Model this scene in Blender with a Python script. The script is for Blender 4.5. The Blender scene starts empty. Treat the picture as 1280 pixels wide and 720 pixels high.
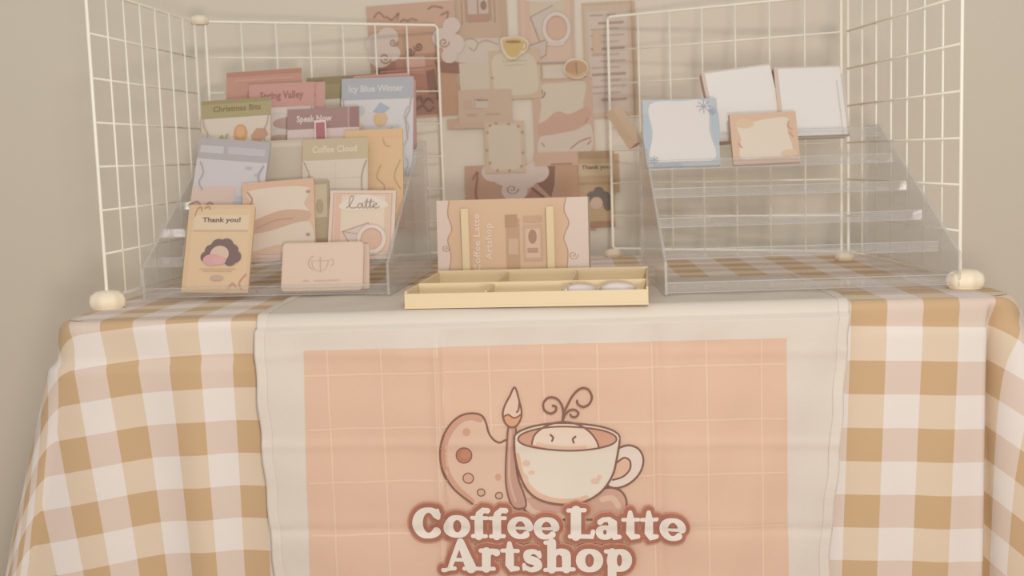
import bpy, math, random
from mathutils import Vector, Matrix
from mathutils.geometry import tessellate_polygon
random.seed(7)
S = 0.01                      # all lengths below are centimetres
sc = bpy.context.scene
COL = sc.collection

# ------------------------------------------------------------------ camera
YAW, PITCH, ROLL, FPX, CAMH = -.041, -.111, -.033, 1477.0, 15.94
_cy, _sy = math.cos(YAW), math.sin(YAW)
FW = Vector((_sy*math.cos(PITCH), _cy*math.cos(PITCH), math.sin(PITCH)))
_r = Vector((_cy, -_sy, 0)); _u = _r.cross(FW)
RT = _r*math.cos(ROLL) + _u*math.sin(ROLL)
UP = -_r*math.sin(ROLL) + _u*math.cos(ROLL)
CAM = Vector((0, 0, CAMH))
cd = bpy.data.cameras.new('camera'); cam = bpy.data.objects.new('camera', cd); COL.objects.link(cam)
cd.sensor_width = 36; cd.lens = 36*FPX/1280; cd.clip_start = .01
m = Matrix.Identity(4)
for i in range(3):
    m[i][0], m[i][1], m[i][2] = RT[i], UP[i], -FW[i]
    m[i][3] = CAM[i]*S
cam.matrix_world = m
sc.camera = cam
cd.dof.use_dof = True; cd.dof.focus_distance = 1.24; cd.dof.aperture_fstop = 8.5

# ------------------------------------------------------------------ light and exposure
w = bpy.data.worlds.new('room_light'); sc.world = w; w.use_nodes = True
bg = w.node_tree.nodes['Background']
bg.inputs[0].default_value = (1.0, .975, .955, 1); bg.inputs[1].default_value = .48
def area(name, loc, target, size, power, color):
    l = bpy.data.lights.new(name, 'AREA'); l.shape = 'DISK'; l.size = size*S; l.energy = power; l.color = color
    o = bpy.data.objects.new(name, l); COL.objects.link(o)
    o.location = Vector(loc)*S
    o.rotation_euler = (Vector(target)-Vector(loc)).to_track_quat('-Z', 'Y').to_euler()
    return o
area('lamp_above_camera', (15, -12, 56), (0, 160, 5), 13, 6.4, (1, .955, .915))
area('low_lamp', (8, -14, 4), (0, 160, 5), 12, 5.0, (1, .96, .92))
sc.view_settings.view_transform = 'Standard'
sc.view_settings.look = 'None'
sc.view_settings.gamma = 1
sc.view_settings.use_curve_mapping = False
sc.view_settings.exposure = 0.20
try:
    sc.cycles.transparent_max_bounces = 40
    sc.cycles.max_bounces = 8
except Exception:
    pass

# ------------------------------------------------------------------ pixel -> place
def ray(x, y):
    return FW + RT*((x-640)/FPX) - UP*((y-360)/FPX)
def onY(x, y, Y):
    d = ray(x, y); return CAM + d*(Y/d.y)
def onZ(x, y, Z):
    d = ray(x, y); return CAM + d*((Z-CAMH)/d.z)
def onPlane(x, y, P, N):
    d = ray(x, y); return CAM + d*((P-CAM).dot(N)/d.dot(N))

# ------------------------------------------------------------------ materials
def lin(c):
    return tuple((v/255/12.92 if v/255 <= .04045 else ((v/255+.055)/1.055)**2.4) for v in c)
MATS = {}
def mat(c, rough=.75, bump=0, scale=300, spec=.3, key=None, gain=1.0):
    k = key or (tuple(c), rough, bump, gain)
    if k in MATS: return MATS[k]
    M = bpy.data.materials.new('paint_%d_%d_%d' % tuple(c)); M.use_nodes = True
    nt = M.node_tree; b = nt.nodes['Principled BSDF']
    L = lin(tuple(min(250, v*.86*gain+q*.10) for v, q in zip(c, (200, 182, 164))))
    b.inputs['Base Color'].default_value = (*L, 1)
    b.inputs['Roughness'].default_value = rough
    b.inputs['Specular IOR Level'].default_value = spec
    if bump:
        tc = nt.nodes.new('ShaderNodeTexCoord'); n = nt.nodes.new('ShaderNodeTexNoise'); n.inputs['Scale'].default_value = scale
        n.inputs['Detail'].default_value = 4
        bp = nt.nodes.new('ShaderNodeBump'); bp.inputs['Strength'].default_value = bump; bp.inputs['Distance'].default_value = .002
        nt.links.new(tc.outputs['Object'], n.inputs['Vector']); nt.links.new(n.outputs['Fac'], bp.inputs['Height'])
        nt.links.new(bp.outputs['Normal'], b.inputs['Normal'])
    MATS[k] = M
    return M

def wall_mat():
    M = bpy.data.materials.new('wall_paint'); M.use_nodes = True
    nt = M.node_tree; b = nt.nodes['Principled BSDF']; b.inputs['Roughness'].default_value = .9; b.inputs['Specular IOR Level'].default_value = .15
    tc = nt.nodes.new('ShaderNodeTexCoord'); n = nt.nodes.new('ShaderNodeTexNoise'); n.inputs['Scale'].default_value = 1.1; n.inputs['Detail'].default_value = 3
    r = nt.nodes.new('ShaderNodeValToRGB')
    r.color_ramp.elements[0].position = .35; r.color_ramp.elements[0].color = (*lin((226, 214, 197)), 1)
    r.color_ramp.elements[1].position = .65; r.color_ramp.elements[1].color = (*lin((225, 215, 196)), 1)
    nt.links.new(tc.outputs['Object'], n.inputs['Vector']); nt.links.new(n.outputs['Fac'], r.inputs['Fac']); nt.links.new(r.outputs['Color'], b.inputs['Base Color'])
    n2 = nt.nodes.new('ShaderNodeTexNoise'); n2.inputs['Scale'].default_value = 120
    bp = nt.nodes.new('ShaderNodeBump'); bp.inputs['Strength'].default_value = .08; bp.inputs['Distance'].default_value = .002
    nt.links.new(tc.outputs['Object'], n2.inputs['Vector']); nt.links.new(n2.outputs['Fac'], bp.inputs['Height']); nt.links.new(bp.outputs['Normal'], b.inputs['Normal'])
    return M

def acrylic_mat(name='clear_acrylic', haze=.07, tint=(.985, .985, .985), rough=.12, hz=(.62, .6, .58), k=1.0):
    M = bpy.data.materials.new(name); M.use_nodes = True
    nt = M.node_tree; nt.nodes.clear()
    out = nt.nodes.new('ShaderNodeOutputMaterial')
    tr = nt.nodes.new('ShaderNodeBsdfTransparent'); tr.inputs[0].default_value = (*tint, 1)
    df = nt.nodes.new('ShaderNodeBsdfDiffuse'); df.inputs[0].default_value = (*hz, 1)
    gl = nt.nodes.new('ShaderNodeBsdfGlossy'); gl.inputs['Roughness'].default_value = rough; gl.inputs[0].default_value = (.95, .95, .95, 1)
    lw = nt.nodes.new('ShaderNodeLayerWeight'); lw.inputs['Blend'].default_value = .5
    pw = nt.nodes.new('ShaderNodeMath'); pw.operation = 'POWER'; pw.inputs[1].default_value = 4.0; nt.links.new(lw.outputs['Facing'], pw.inputs[0])
    mu = nt.nodes.new('ShaderNodeMath'); mu.operation = 'MULTIPLY_ADD'; mu.inputs[1].default_value = .55*k; mu.inputs[2].default_value = .04*k
    a = nt.nodes.new('ShaderNodeMixShader'); a.inputs[0].default_value = haze
    b = nt.nodes.new('ShaderNodeMixShader')
    nt.links.new(tr.outputs[0], a.inputs[1]); nt.links.new(df.outputs[0], a.inputs[2])
    nt.links.new(pw.outputs[0], mu.inputs[0]); nt.links.new(mu.outputs[0], b.inputs[0])
    nt.links.new(a.outputs[0], b.inputs[1]); nt.links.new(gl.outputs[0], b.inputs[2])
    nt.links.new(b.outputs[0], out.inputs[0])
    return M

# ------------------------------------------------------------------ mesh builder
class MB:
    def __init__(s): s.v = []; s.f = []; s.m = []; s.mats = []; s.smooth = []
    def mi(s, M):
        if M not in s.mats: s.mats.append(M)
        return s.mats.index(M)
    def add(s, vs, fs, M, smooth=False):
        o = len(s.v); s.v += [tuple(v) for v in vs]; k = s.mi(M)
        for f in fs: s.f.append(tuple(i+o for i in f)); s.m.append(k); s.smooth.append(smooth)
    def box(s, a, b, M, T=None):
        (x0, y0, z0), (x1, y1, z1) = a, b
        vs = [Vector(p) for p in ((x0,y0,z0),(x1,y0,z0),(x1,y1,z0),(x0,y1,z0),(x0,y0,z1),(x1,y0,z1),(x1,y1,z1),(x0,y1,z1))]
        if T: vs = [T @ v for v in vs]
        s.add(vs, [(0,3,2,1),(4,5,6,7),(0,1,5,4),(1,2,6,5),(2,3,7,6),(3,0,4,7)], M)
    def tube(s, pts, r, M, n=8, smooth=True, closed=False):
        pts = [Vector(p) for p in pts]; N = len(pts); rs = r if isinstance(r, (list, tuple)) else [r]*N
        vs = []; ref = None
        for i, p in enumerate(pts):
            a = pts[(i-1) % N] if (closed or i > 0) else p; b = pts[(i+1) % N] if (closed or i < N-1) else p
            t = (b-a).normalized()
            if ref is None:
                g = Vector((0, 0, 1)) if abs(t.z) < .9 else Vector((1, 0, 0)); ref = t.cross(g)
            e1 = (ref-t*ref.dot(t)).normalized(); ref = e1; e2 = t.cross(e1)
            for k in range(n):
                an = 2*math.pi*k/n; vs.append(p + (e1*math.cos(an)+e2*math.sin(an))*rs[i])
        fs = []
        for i in range(N if closed else N-1):
            j = (i+1) % N
            for k in range(n): fs.append((i*n+k, i*n+(k+1) % n, j*n+(k+1) % n, j*n+k))
        if not closed: fs += [tuple(range(n))[::-1], tuple((N-1)*n+k for k in range(n))]
        s.add(vs, fs, M, smooth)
    def prism(s, poly, z0, z1, M):          # polygon in local x,y
        n = len(poly); vs = [(p[0], p[1], z0) for p in poly]+[(p[0], p[1], z1) for p in poly]
        fs = [(i, (i+1) % n, n+(i+1) % n, n+i) for i in range(n)]
        s.add(vs, fs, M)
        tri = tessellate_polygon([[Vector((p[0], p[1], 0)) for p in poly]])
        s.add(vs, [tuple(n+i for i in t) for t in tri]+[tuple(t)[::-1] for t in tri], M)
    def lathe(s, prof, M, n=32, c=(0, 0, 0), T=None):
        vs = []
        for r, z in prof:
            for k in range(n):
                a = 2*math.pi*k/n; v = Vector((c[0]+r*math.cos(a), c[1]+r*math.sin(a), c[2]+z)); vs.append(T @ v if T else v)
        fs = [(i*n+k, i*n+(k+1) % n, (i+1)*n+(k+1) % n, (i+1)*n+k) for i in range(len(prof)-1) for k in range(n)]
        fs += [tuple(range(n))[::-1], tuple((len(prof)-1)*n+k for k in range(n))]
        s.add(vs, fs, M, True)
    def build(s, name, parent=None, frame=None, bevel=0, origin=None):
        me = bpy.data.meshes.new(name)
        o0 = Vector(origin) if origin else Vector((0, 0, 0))
        me.from_pydata([((v[0]-o0.x)*S, (v[1]-o0.y)*S, (v[2]-o0.z)*S) for v in s.v], [], s.f)
        for M in s.mats: me.materials.append(M)
        me.polygons.foreach_set('material_index', s.m); me.polygons.foreach_set('use_smooth', s.smooth)
        me.update()
        o = bpy.data.objects.new(name, me); COL.objects.link(o)
        if frame is not None: o.matrix_world = frame
        elif origin: o.location = o0*S
        if parent is not None:
            o.parent = parent
            if frame is None and origin is None: pass
        if bevel:
            b = o.modifiers.new('bevel', 'BEVEL'); b.width = bevel*S; b.segments = 2; b.limit_method = 'ANGLE'
        return o
def tag(o, label, cat, group=None):
    o['label'] = label; o['category'] = cat
    if group: o['group'] = group
    return o
def empty(name, loc=(0, 0, 0), rz=0):
    o = bpy.data.objects.new(name, None); COL.objects.link(o); o.location = Vector(loc)*S; o.rotation_euler[2] = rz
    o.empty_display_size = .02
    return o
def structure(o): o['kind'] = 'structure'; return o

# ------------------------------------------------------------------ flat printing: polygons, strokes and letters
def arc(cx, cy, rx, ry, a0=0, a1=360, n=28):
    return [(cx+rx*math.cos(math.radians(a0+(a1-a0)*i/n)), cy+ry*math.sin(math.radians(a0+(a1-a0)*i/n))) for i in range(n+(0 if abs(a1-a0) >= 360 else 1))]
def smooth(pts, it=2, closed=False):
    """Catmull-Rom through the points."""
    n = len(pts); out = []; K = 5*it//2
    rng = range(n) if closed else range(n-1)
    for i in rng:
        g = (lambda j: pts[j % n]) if closed else (lambda j: pts[max(0, min(n-1, j))])
        p0, p1, p2, p3 = g(i-1), g(i), g(i+1), g(i+2)
        for k in range(K):
            t = k/K
            out.append(tuple(.5*((2*p1[d])+(-p0[d]+p2[d])*t+(2*p0[d]-5*p1[d]+4*p2[d]-p3[d])*t*t+(-p0[d]+3*p1[d]-3*p2[d]+p3[d])*t**3) for d in range(len(p1))))
    if not closed: out.append(tuple(pts[-1]))
    return out
def stroke_polys(pts, r, closed=False, n=10):
    """pts (x,y) or (x,y,r): one ribbon with round ends, returned as [(verts, faces)]"""
    P = []
    for p in pts:
        q = (p[0], p[1], (p[2] if len(p) > 2 else r))
        if not P or math.hypot(q[0]-P[-1][0], q[1]-P[-1][1]) > 1e-5: P.append(q)
    if closed and math.hypot(P[0][0]-P[-1][0], P[0][1]-P[-1][1]) < 1e-5: P.pop()
    N = len(P); V = []; F = []
    for i, p in enumerate(P):
        a = P[i-1] if (i > 0 or closed) else p; b = P[(i+1) % N] if (i < N-1 or closed) else p
        d1 = (p[0]-a[0], p[1]-a[1]); d2 = (b[0]-p[0], b[1]-p[1]); l1 = math.hypot(*d1) or 0; l2 = math.hypot(*d2) or 0
        u1 = (d1[0]/l1, d1[1]/l1) if l1 else (d2[0]/l2, d2[1]/l2); u2 = (d2[0]/l2, d2[1]/l2) if l2 else u1
        t = (u1[0]+u2[0], u1[1]+u2[1]); tl = math.hypot(*t)
        if tl < .2: t, tl = u2, 1
        t = (t[0]/tl, t[1]/tl); cs = max(.55, t[0]*u2[0]+t[1]*u2[1]); R = p[2]/cs
        V += [(p[0]-t[1]*R, p[1]+t[0]*R), (p[0]+t[1]*R, p[1]-t[0]*R)]
    for i in range(N if closed else N-1):
        j = (i+1) % N; F.append((2*i, 2*j, 2*j+1, 2*i+1))
    if not closed:
        for i, sg in ((0, -1), (N-1, 1)):
            c = P[i]; l, q = V[2*i], V[2*i+1]; a0 = math.atan2(l[1]-c[1], l[0]-c[0]); k0 = len(V); m_ = 6
            for k in range(1, m_): a = a0-sg*math.pi*k/m_; V.append((c[0]+c[2]*math.cos(a), c[1]+c[2]*math.sin(a)))
            F.append(tuple([2*i]+list(range(k0, k0+m_-1))+[2*i+1]))
    return [(V, F)]
_TC = {}
def text_tris(s, bold=0):
    """unit-height letters from Blender's built-in font: (verts, faces, width)"""
    k = (s, bold)
    if k in _TC: return _TC[k]
    c = bpy.data.curves.new('letters', 'FONT'); c.body = s; c.size = 1; c.resolution_u = 2; c.offset = bold
    o = bpy.data.objects.new('letters', c); COL.objects.link(o)
    dg = bpy.context.evaluated_depsgraph_get(); me = bpy.data.meshes.new_from_object(o.evaluated_get(dg))
    vs = [(v.co.x, v.co.y) for v in me.vertices]; fs = [tuple(p.vertices) for p in me.polygons]
    bpy.data.objects.remove(o); bpy.data.curves.remove(c); bpy.data.meshes.remove(me)
    x0 = min(v[0] for v in vs); x1 = max(v[0] for v in vs)
    vs = [(v[0]-x0, v[1]) for v in vs]
    _TC[k] = (vs, fs, x1-x0)
    return _TC[k]

def subdiv(vs, fs, cut):
    vs = [tuple(v[:2]) for v in vs]; todo = []; out = []
    for f in fs:
        for i in range(1, len(f)-1): todo.append((vs[f[0]], vs[f[i]], vs[f[i+1]]))
    V = []
    while todo:
        a, b, c = todo.pop()
        e = [(math.dist(a, b), a, b, c), (math.dist(b, c), b, c, a), (math.dist(c, a), c, a, b)]
        L, p, q, r = max(e)
        if L > cut:
            m_ = ((p[0]+q[0])/2, (p[1]+q[1])/2); todo += [(p, m_, r), (m_, q, r)]
        else:
            k = len(V); V += [a, b, c]; out.append((k, k+1, k+2))
    return V, out

class Art:
    """A drawing in its own 2D units; every call is one printed layer."""
    def __init__(s): s.layers = []           # (list of (verts2d, faces), colour, height)
        
    def polys(s, ps, c, up=False):
        L = []
        for p in ps:
            if isinstance(p, tuple): L.append(p)
            else:
                tri = tessellate_polygon([[Vector((q[0], q[1], 0)) for q in p]]); L.append((p, [tuple(t) for t in tri]))
        s.layers.append((L, c)); return s
    def poly(s, p, c): return s.polys([p], c)
    def rect(s, x0, y0, x1, y1, c): return s.polys([[(x0, y0), (x1, y0), (x1, y1), (x0, y1)]], c)
    def ell(s, cx, cy, rx, ry, c, a0=0, a1=360): return s.polys([arc(cx, cy, rx, ry, a0, a1)], c)
    def line(s, pts, r, c, closed=False, sm=False):
        if sm: pts = smooth(pts, 2, closed)
        return s.polys(stroke_polys(pts, r, closed), c)
    def lines(s, many, r, c, sm=False):
        P = []
        for pts in many: P += stroke_polys(smooth(pts) if sm else pts, r)
        return s.polys(P, c)
    def text(s, t, x, y, w, h, c, bold=.012, rot=0, shear=0):
        """x,y = left baseline; w,h = box of the writing (cap height h); y grows downwards"""
        vs, fs, W = text_tris(t, bold); k = h/.7; kx = w/W
        cr, sr = math.cos(rot), math.sin(rot); out = []
        for a, b in vs:
            X = a*kx + shear*b*k; Y = -b*k; out.append((x+X*cr-Y*sr, y+X*sr+Y*cr))
        s.layers.append(([(out, fs)], c)); return s
    def swirl(s, cx, cy, R, c, turns=1.4, a0=0, r=.02, dirn=1, squash=1):
        pts = []
        for i in range(22):
            t = i/21; a = math.radians(a0)+dirn*t*turns*2*math.pi; q = R*(1-.85*t); pts.append((cx+q*math.cos(a), cy+squash*q*math.sin(a)))
        return s.line(pts, r, c)
    def emit(s, mb, fn, z0=.03, dz=.012, rough=.6, cut=None, ink=.84):
        """fn(x, y, lift) -> 3D point"""
        zz = z0-dz
        for k, (L, c) in enumerate(s.layers):
            zz += dz if k == 0 else dz+.0025*len(s.layers[k-1][0]); M = mat(tuple(int(v*ink+q*(1-ink)) for v, q in zip(c, (226, 210, 193))), rough)
            for n_, (vs, fs) in enumerate(L):
                if cut: vs, fs = subdiv(vs, fs, cut)
                P = [fn(v[0], v[1], zz+.0025*n_) for v in vs]
                mb.add(P, fs, M)

NT = 6
def shelf_zy(k): return .2+16.4*k/(NT-1), k*(27.0-27.0/NT)/(NT-1)
SR = ((11.3, 128.6), .02, 29.7); SL = ((-49.4, 138.4), -.07, 29.8)   # front left corner, turn, width of the two stands
# ------------------------------------------------------------------ cards, pads, posters: printed flat goods at their own place and tilt
def chamfer(w, h, c, top_only=False, r=0):
    if top_only: return [(-w/2, 0), (w/2, 0), (w/2, h-c), (w/2-c, h), (-w/2+c, h), (-w/2, h-c)]
    return [(-w/2+c, 0), (w/2-c, 0), (w/2, c), (w/2, h-c), (w/2-c, h), (-w/2+c, h), (-w/2, h-c), (-w/2, c)]
def rounded(w, h, r, n=5):
    out = []
    for cx, cy, a in ((w/2-r, r, -90), (w/2-r, h-r, 0), (-w/2+r, h-r, 90), (-w/2+r, r, 180)):
        for i in range(n+1):
            q = math.radians(a+90*i/n); out.append((cx+r*math.cos(q), cy+r*math.sin(q)))
    return out
def shelf_spot(on, bx):
    st, k, off = on; (fx, fy), th, _w = SR if st == 'R' else SL; z, y = shelf_zy(k); z = .45+z+.22+.03
    for _ in range(1):      # the viewing ray through column bx meets the shelf's line
        c, s_ = math.cos(th), math.sin(th); O = Vector((fx-s_*(y+off), fy+c*(y+off), z)); D = Vector((c, s_, 0))
        lo, hi = -5, 40
        for _i in range(40):
            m_ = (lo+hi)/2; P = O+D*m_; d = P-CAM
            if 640+FPX*d.dot(RT)/d.dot(FW) < bx: lo = m_
            else: hi = m_
    return O+D*m_
def frame_from(bx, by, tx, ty, wpx, Y, tilt, yaw=0):
    """bottom-middle and top-middle in the photo, distance Y of the foot; gives frame, width, height"""
    Pb = shelf_spot(Y, bx) if isinstance(Y, tuple) else onY(bx, by, Y)
    N = Vector((math.sin(yaw)*math.cos(tilt), -math.cos(yaw)*math.cos(tilt), math.sin(tilt)))
    Pt = onPlane(tx, ty, Pb, N)
    U = (Pt-Pb); h = U.length; U.normalize(); X = U.cross(N).normalized()
    wd = wpx*(Pb-CAM).dot(FW)/FPX/max(.3, abs(X.dot(RT)))
    M = Matrix(((X.x, U.x, N.x, Pb.x*S), (X.y, U.y, N.y, Pb.y*S), (X.z, U.z, N.z, Pb.z*S), (0, 0, 0, 1)))
    return M, wd, h
def card(name, label, cat, group, b, t, wpx, Y, tilt=20, yaw=0, thick=.12, body=(225, 212, 198), art=None, shape='rect', ch=.08, parent=None, side=None):
    F, wd, h = frame_from(b[0], b[1], t[0], t[1], wpx, Y, math.radians(tilt), math.radians(yaw))
    N_ = Vector((F[0][2], F[1][2], F[2][2])); P0 = Vector((F[0][3], F[1][3], F[2][3]))/S
    href = (onPlane(t[0], t[1], P0, N_)-onPlane(b[0], b[1], P0, N_)).length if isinstance(Y, tuple) and Y[1] > 0 else h
    mb = MB()
    poly = {'rect': lambda: [(-wd/2, 0), (wd/2, 0), (wd/2, h), (-wd/2, h)], 'top': lambda: chamfer(wd, h, ch*wd, True),
            'oct': lambda: chamfer(wd, h, ch*wd), 'round': lambda: rounded(wd, h, ch*wd)}[shape]()
    mb.prism(poly, -thick, 0, mat(side or body, .7))
    if side is not None: mb.prism(poly, -.01, .01, mat(body, .7))
    if art is not None:
        A = Art(); art(A)
        A.emit(mb, lambda x, y, z: ((x-.5)*wd, h-min(y*href, h), z), z0=.02, dz=.008)
    o = mb.build(name, frame=F)
    if label: tag(o, label, cat, group)
    return o

# ------------------------------------------------------------------ the room
WALLY = 190
mb = MB(); mb.box((-230, WALLY, -75), (230, WALLY+8, 190), wall_mat()); structure(mb.build('wall_back'))
mb = MB(); mb.box((-230, -40, -80), (230, WALLY, -75), mat((178, 155, 130), .6, .1, 40)); structure(mb.build('floor'))
mb = MB(); mb.box((-230, WALLY-1.2, -75), (230, WALLY, -66), mat((222, 212, 196), .5)); structure(mb.build('baseboard_back', bevel=.3))

# ------------------------------------------------------------------ folding table beneath the cloth
XL, XR, YF, YB = -53.0, 46.6, 122.6, 184.5
tb = empty('folding_table', (-4, 153, -75)); tag(tb, 'rectangular folding table hidden under the checked cloth', 'table')
mb = MB(); mb.box((XL+1+4, YF+4.2-153, 72.2), (XR-5+4, YB-.8-153, 74.85), mat((225, 222, 215), .5)); mb.build('table_top', tb, bevel=.4)
for sx in (-1, 1):
    for sy in (-1, 1):
        mb = MB(); mb.tube([(sx*42, sy*25, 0), (sx*42, sy*25, 72.3)], 1.2, mat((120, 118, 115), .4), 12); mb.build('leg', tb)

# ------------------------------------------------------------------ gingham cloth
def clamp(x, a, b): return max(a, min(b, x))
def Aslant(x):
    if x > -31: return -.037
    return -.037 + (.20)*clamp((-31-x)/23, 0, 1)
def Bint(x):
    if x > -31: return -.037*(x+31)
    t = -31-x
    return -(-.037*t + .20*t*t/46)
def ucol(x): return x*.963 if x > 0 else x
def gingham():
    M = bpy.data.materials.new('gingham_cotton'); M.use_nodes = True
    nt = M.node_tree; L = nt.links; b = nt.nodes['Principled BSDF']; b.inputs['Roughness'].default_value = .85; b.inputs['Specular IOR Level'].default_value = .2
    try:
        b.inputs['Sheen Weight'].default_value = .08
    except Exception: pass
    uv = nt.nodes.new('ShaderNodeUVMap'); uv.uv_map = 'weave'
    sp = nt.nodes.new('ShaderNodeSeparateXYZ'); L.new(uv.outputs[0], sp.inputs[0])
    def band(sock):
        f = nt.nodes.new('ShaderNodeMath'); f.operation = 'FRACT'; L.new(sock, f.inputs[0])
        # soft-edged half band
        a = nt.nodes.new('ShaderNodeMapRange'); a.inputs[1].default_value = .495; a.inputs[2].default_value = .505; a.inputs[3].default_value = 1; a.inputs[4].default_value = 0
        L.new(f.outputs[0], a.inputs[0]); return a.outputs[0]
    ba, bb = band(sp.outputs[0]), band(sp.outputs[1])
    def mix(f, c1, c2):
        x = nt.nodes.new('ShaderNodeMix'); x.data_type = 'RGBA'; L.new(f, x.inputs[0])
        for s_, i in ((c1, 6), (c2, 7)):
            if isinstance(s_, tuple): x.inputs[i].default_value = (*lin(s_), 1)
            else: L.new(s_, x.inputs[i])
        return x.outputs[2]
    lo = mix(bb, (229, 219, 210), (218, 198, 182))      # plain column: white / pinkish band
    hi = mix(bb, (220, 199, 174), (200, 168, 129))      # tan column: light tan / deep tan
    co = mix(ba, lo, hi)
    # woven fleck
    tc = nt.nodes.new('ShaderNodeTexCoord')
    n = nt.nodes.new('ShaderNodeTexNoise'); n.inputs['Scale'].default_value = 5; n.inputs['Detail'].default_value = 3; L.new(tc.outputs['Object'], n.inputs['Vector'])
    n2 = nt.nodes.new('ShaderNodeTexNoise'); n2.inputs['Scale'].default_value = 900; L.new(tc.outputs['Object'], n2.inputs['Vector'])
    bp = nt.nodes.new('ShaderNodeBump'); bp.inputs['Strength'].default_value = .12; bp.inputs['Distance'].default_value = .001; L.new(n2.outputs['Fac'], bp.inputs['Height'])
    bp2 = nt.nodes.new('ShaderNodeBump'); bp2.inputs['Strength'].default_value = .35; bp2.inputs['Distance'].default_value = .02; L.new(n.outputs['Fac'], bp2.inputs['Height']); L.new(bp.outputs[0], bp2.inputs['Normal'])
    L.new(bp2.outputs['Normal'], b.inputs['Normal']); L.new(co, b.inputs['Base Color'])
    return M
PERX, PERY = 7.05, 7.1
def tex(u, v): return ((u+48.76)/PERX, (v-4.45)/PERY)
def cloth():
    V = []; F = []; UV = []
    # perimeter: back-left -> front-left -> front-right -> back-right, sampled (x, y, nx, ny, phi, flare, pleat)
    P = []
    R = 2.4
    def put(x, y, phi): P.append((x, y, phi))   # phi: 0 front, +90 left, -90 right
    ny = 56
    for i in range(ny): put(XL, YB+(YF+R-YB)*i/ny, 90)
    for i in range(14): a = 90-90*i/14; put(XL+R-R*math.sin(math.radians(a)), YF+R-R*math.cos(math.radians(a)), a)
    nx = 330
    for i in range(nx+1): put(XL+R+(XR-R-XL-R)*i/nx, YF, 0)
    for i in range(1, 15): a = -90*i/14; put(XR-R-R*math.sin(math.radians(a)), YF+R-R*math.cos(math.radians(a)), a)
    for i in range(1, ny+1): put(XR, YF+R+(YB-YF-R)*i/ny, -90)
    D = [0, .25, .5, .8, 1.1] + [1.1+.45*i for i in range(1, 40)] + [18.65+1.1*i for i in range(1, 48)]
    s = 0; prev = None; Sarc = []
    for x, y, ph in P:
        if prev: s += math.hypot(x-prev[0], y-prev[1])
        prev = (x, y); Sarc.append(s)
    nP = len(P)
    rnd = 1.0
    for j, d in enumerate(D):
        for i, (x, y, ph) in enumerate(P):
            q = math.radians(ph); n = (-math.sin(q), -math.cos(q))
            # rounding over the table edge
            if d < rnd*1.57: o = rnd*math.sin(d/rnd); z = -rnd*(1-math.cos(d/rnd))
            else: o = rnd; z = -rnd-(d-rnd*1.57)
            # material direction (rotates before the corner)
            uvx = ucol(x) ; B = Bint(x); A = Aslant(x)
            if ph > 0: qa = math.asin(.16)+(math.pi/2-math.asin(.16))*ph/90
            elif ph < 0: qa = math.asin(-.037)+(-math.pi/2-math.asin(-.037))*(-ph)/90
            else: qa = math.asin(A)
            sx = 1 if x < 0 else .963
            uu = uvx - math.sin(qa)*d*sx
            vv = -(y-YF) + math.cos(qa)*d + B
            # hang: flare, pleats and creases
            dd = max(0, d-1.0)
            fl = 0
            fx = .30*clamp((-x-41.0)/9.6, 0, 1)**1.5*dd*(1-.12*clamp(dd/60, 0, 1)) if x < -41 else 0
            if fx and ph == 0:
                X = x-fx; A2 = Aslant(X); uu = X-math.sin(math.asin(A2))*d; vv = d*math.cos(math.asin(A2))+Bint(X)
            elif fx:
                X = x-fx; uu = X-math.sin(qa)*d; vv = -(y-YF)+math.cos(qa)*d+Bint(X)
            if 0 < ph < 90: fl = .04*math.cos(math.radians(ph))
            if ph == 90: fl = .02*math.sin((y-YF)*.35)*clamp((y-YF-R)/3, 0, 1)
            if ph < 0: fl = .42*math.sin(math.radians(-ph))**.7+.02
            if ph == -90: fl = .33+.05*math.sin((y-YF)*.4)
            if ph == 0:
                fl = .04*clamp((-x-41)/8, 0, 1)**1.5
            o += fl*dd*(1-.12*clamp(dd/60, 0, 1))
            hangl = clamp(dd/14, 0, 1)
            if ph == 0:
                xs = x - A*d     # pleats run with the weave
                o += hangl*(.45*math.sin((xs+52)*.62) * clamp((-x-29)/10, 0, 1) + .22*math.sin(xs*.8+1)*clamp((x-29)/8, 0, 1))
                # deep pleat before the right corner
                t = (x-43.6); o += -4.0*clamp(dd/6, 0, 1)*clamp(t/.4, 0, 1)
            if ph < 0: o += -4.0*clamp(dd/6, 0, 1)*clamp(1-(-ph)/34, 0, 1)
            # crease about five cm under the edge
            cl = 5.0 if x < 0 else 3.3
            cl += -.037*0
            amp = (.5 if x < 0 else .22)
            t = d-cl
            if d > 1.2:
                if t < 0: o += -amp*clamp((d-1.2)/(cl-1.2), 0, 1)
                else: o += -amp + 1.35*amp*clamp(t/.7, 0, 1) - .35*amp*clamp((t-.7)/6, 0, 1)
            V.append((x+n[0]*o-fx, y+n[1]*o, z)); UV.append(tex(uu, vv))
    def quads(rows, cols, base):
        for j in range(rows-1):
            for i in range(cols-1):
                a = base+j*cols+i; F.append((a, a+1, a+cols+1, a+cols)[::-1])
    quads(len(D), nP, 0)
    # the top: fan each front/side perimeter point back onto a grid that shares the rim shape
    base = len(V)
    X = [XL+(XR-XL)*i/200 for i in range(201)]; Yv = [YB+(YF-YB)*j/60 for j in range(61)]
    def rimx(y):
        return R-math.sqrt(max(0, R*R-(YF+R-y)**2)) if y < YF+R else 0
    for y in Yv:
        ins = rimx(y)
        for x in X:
            t = (x-XL)/(XR-XL); xx = XL+ins+(XR-XL-2*ins)*t
            zz = .03*math.sin(xx*.5+y*.3)
            edge = min(xx-XL, XR-xx, y-YF)
            V.append((xx, y, zz*clamp(edge/4, 0, 1))); UV.append(tex(ucol(xx), -(y-YF)+Bint(xx)))
    for j in range(60):
        for i in range(200):
            a = base+j*201+i; F.append((a, a+1, a+202, a+201)[::-1])
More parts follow.
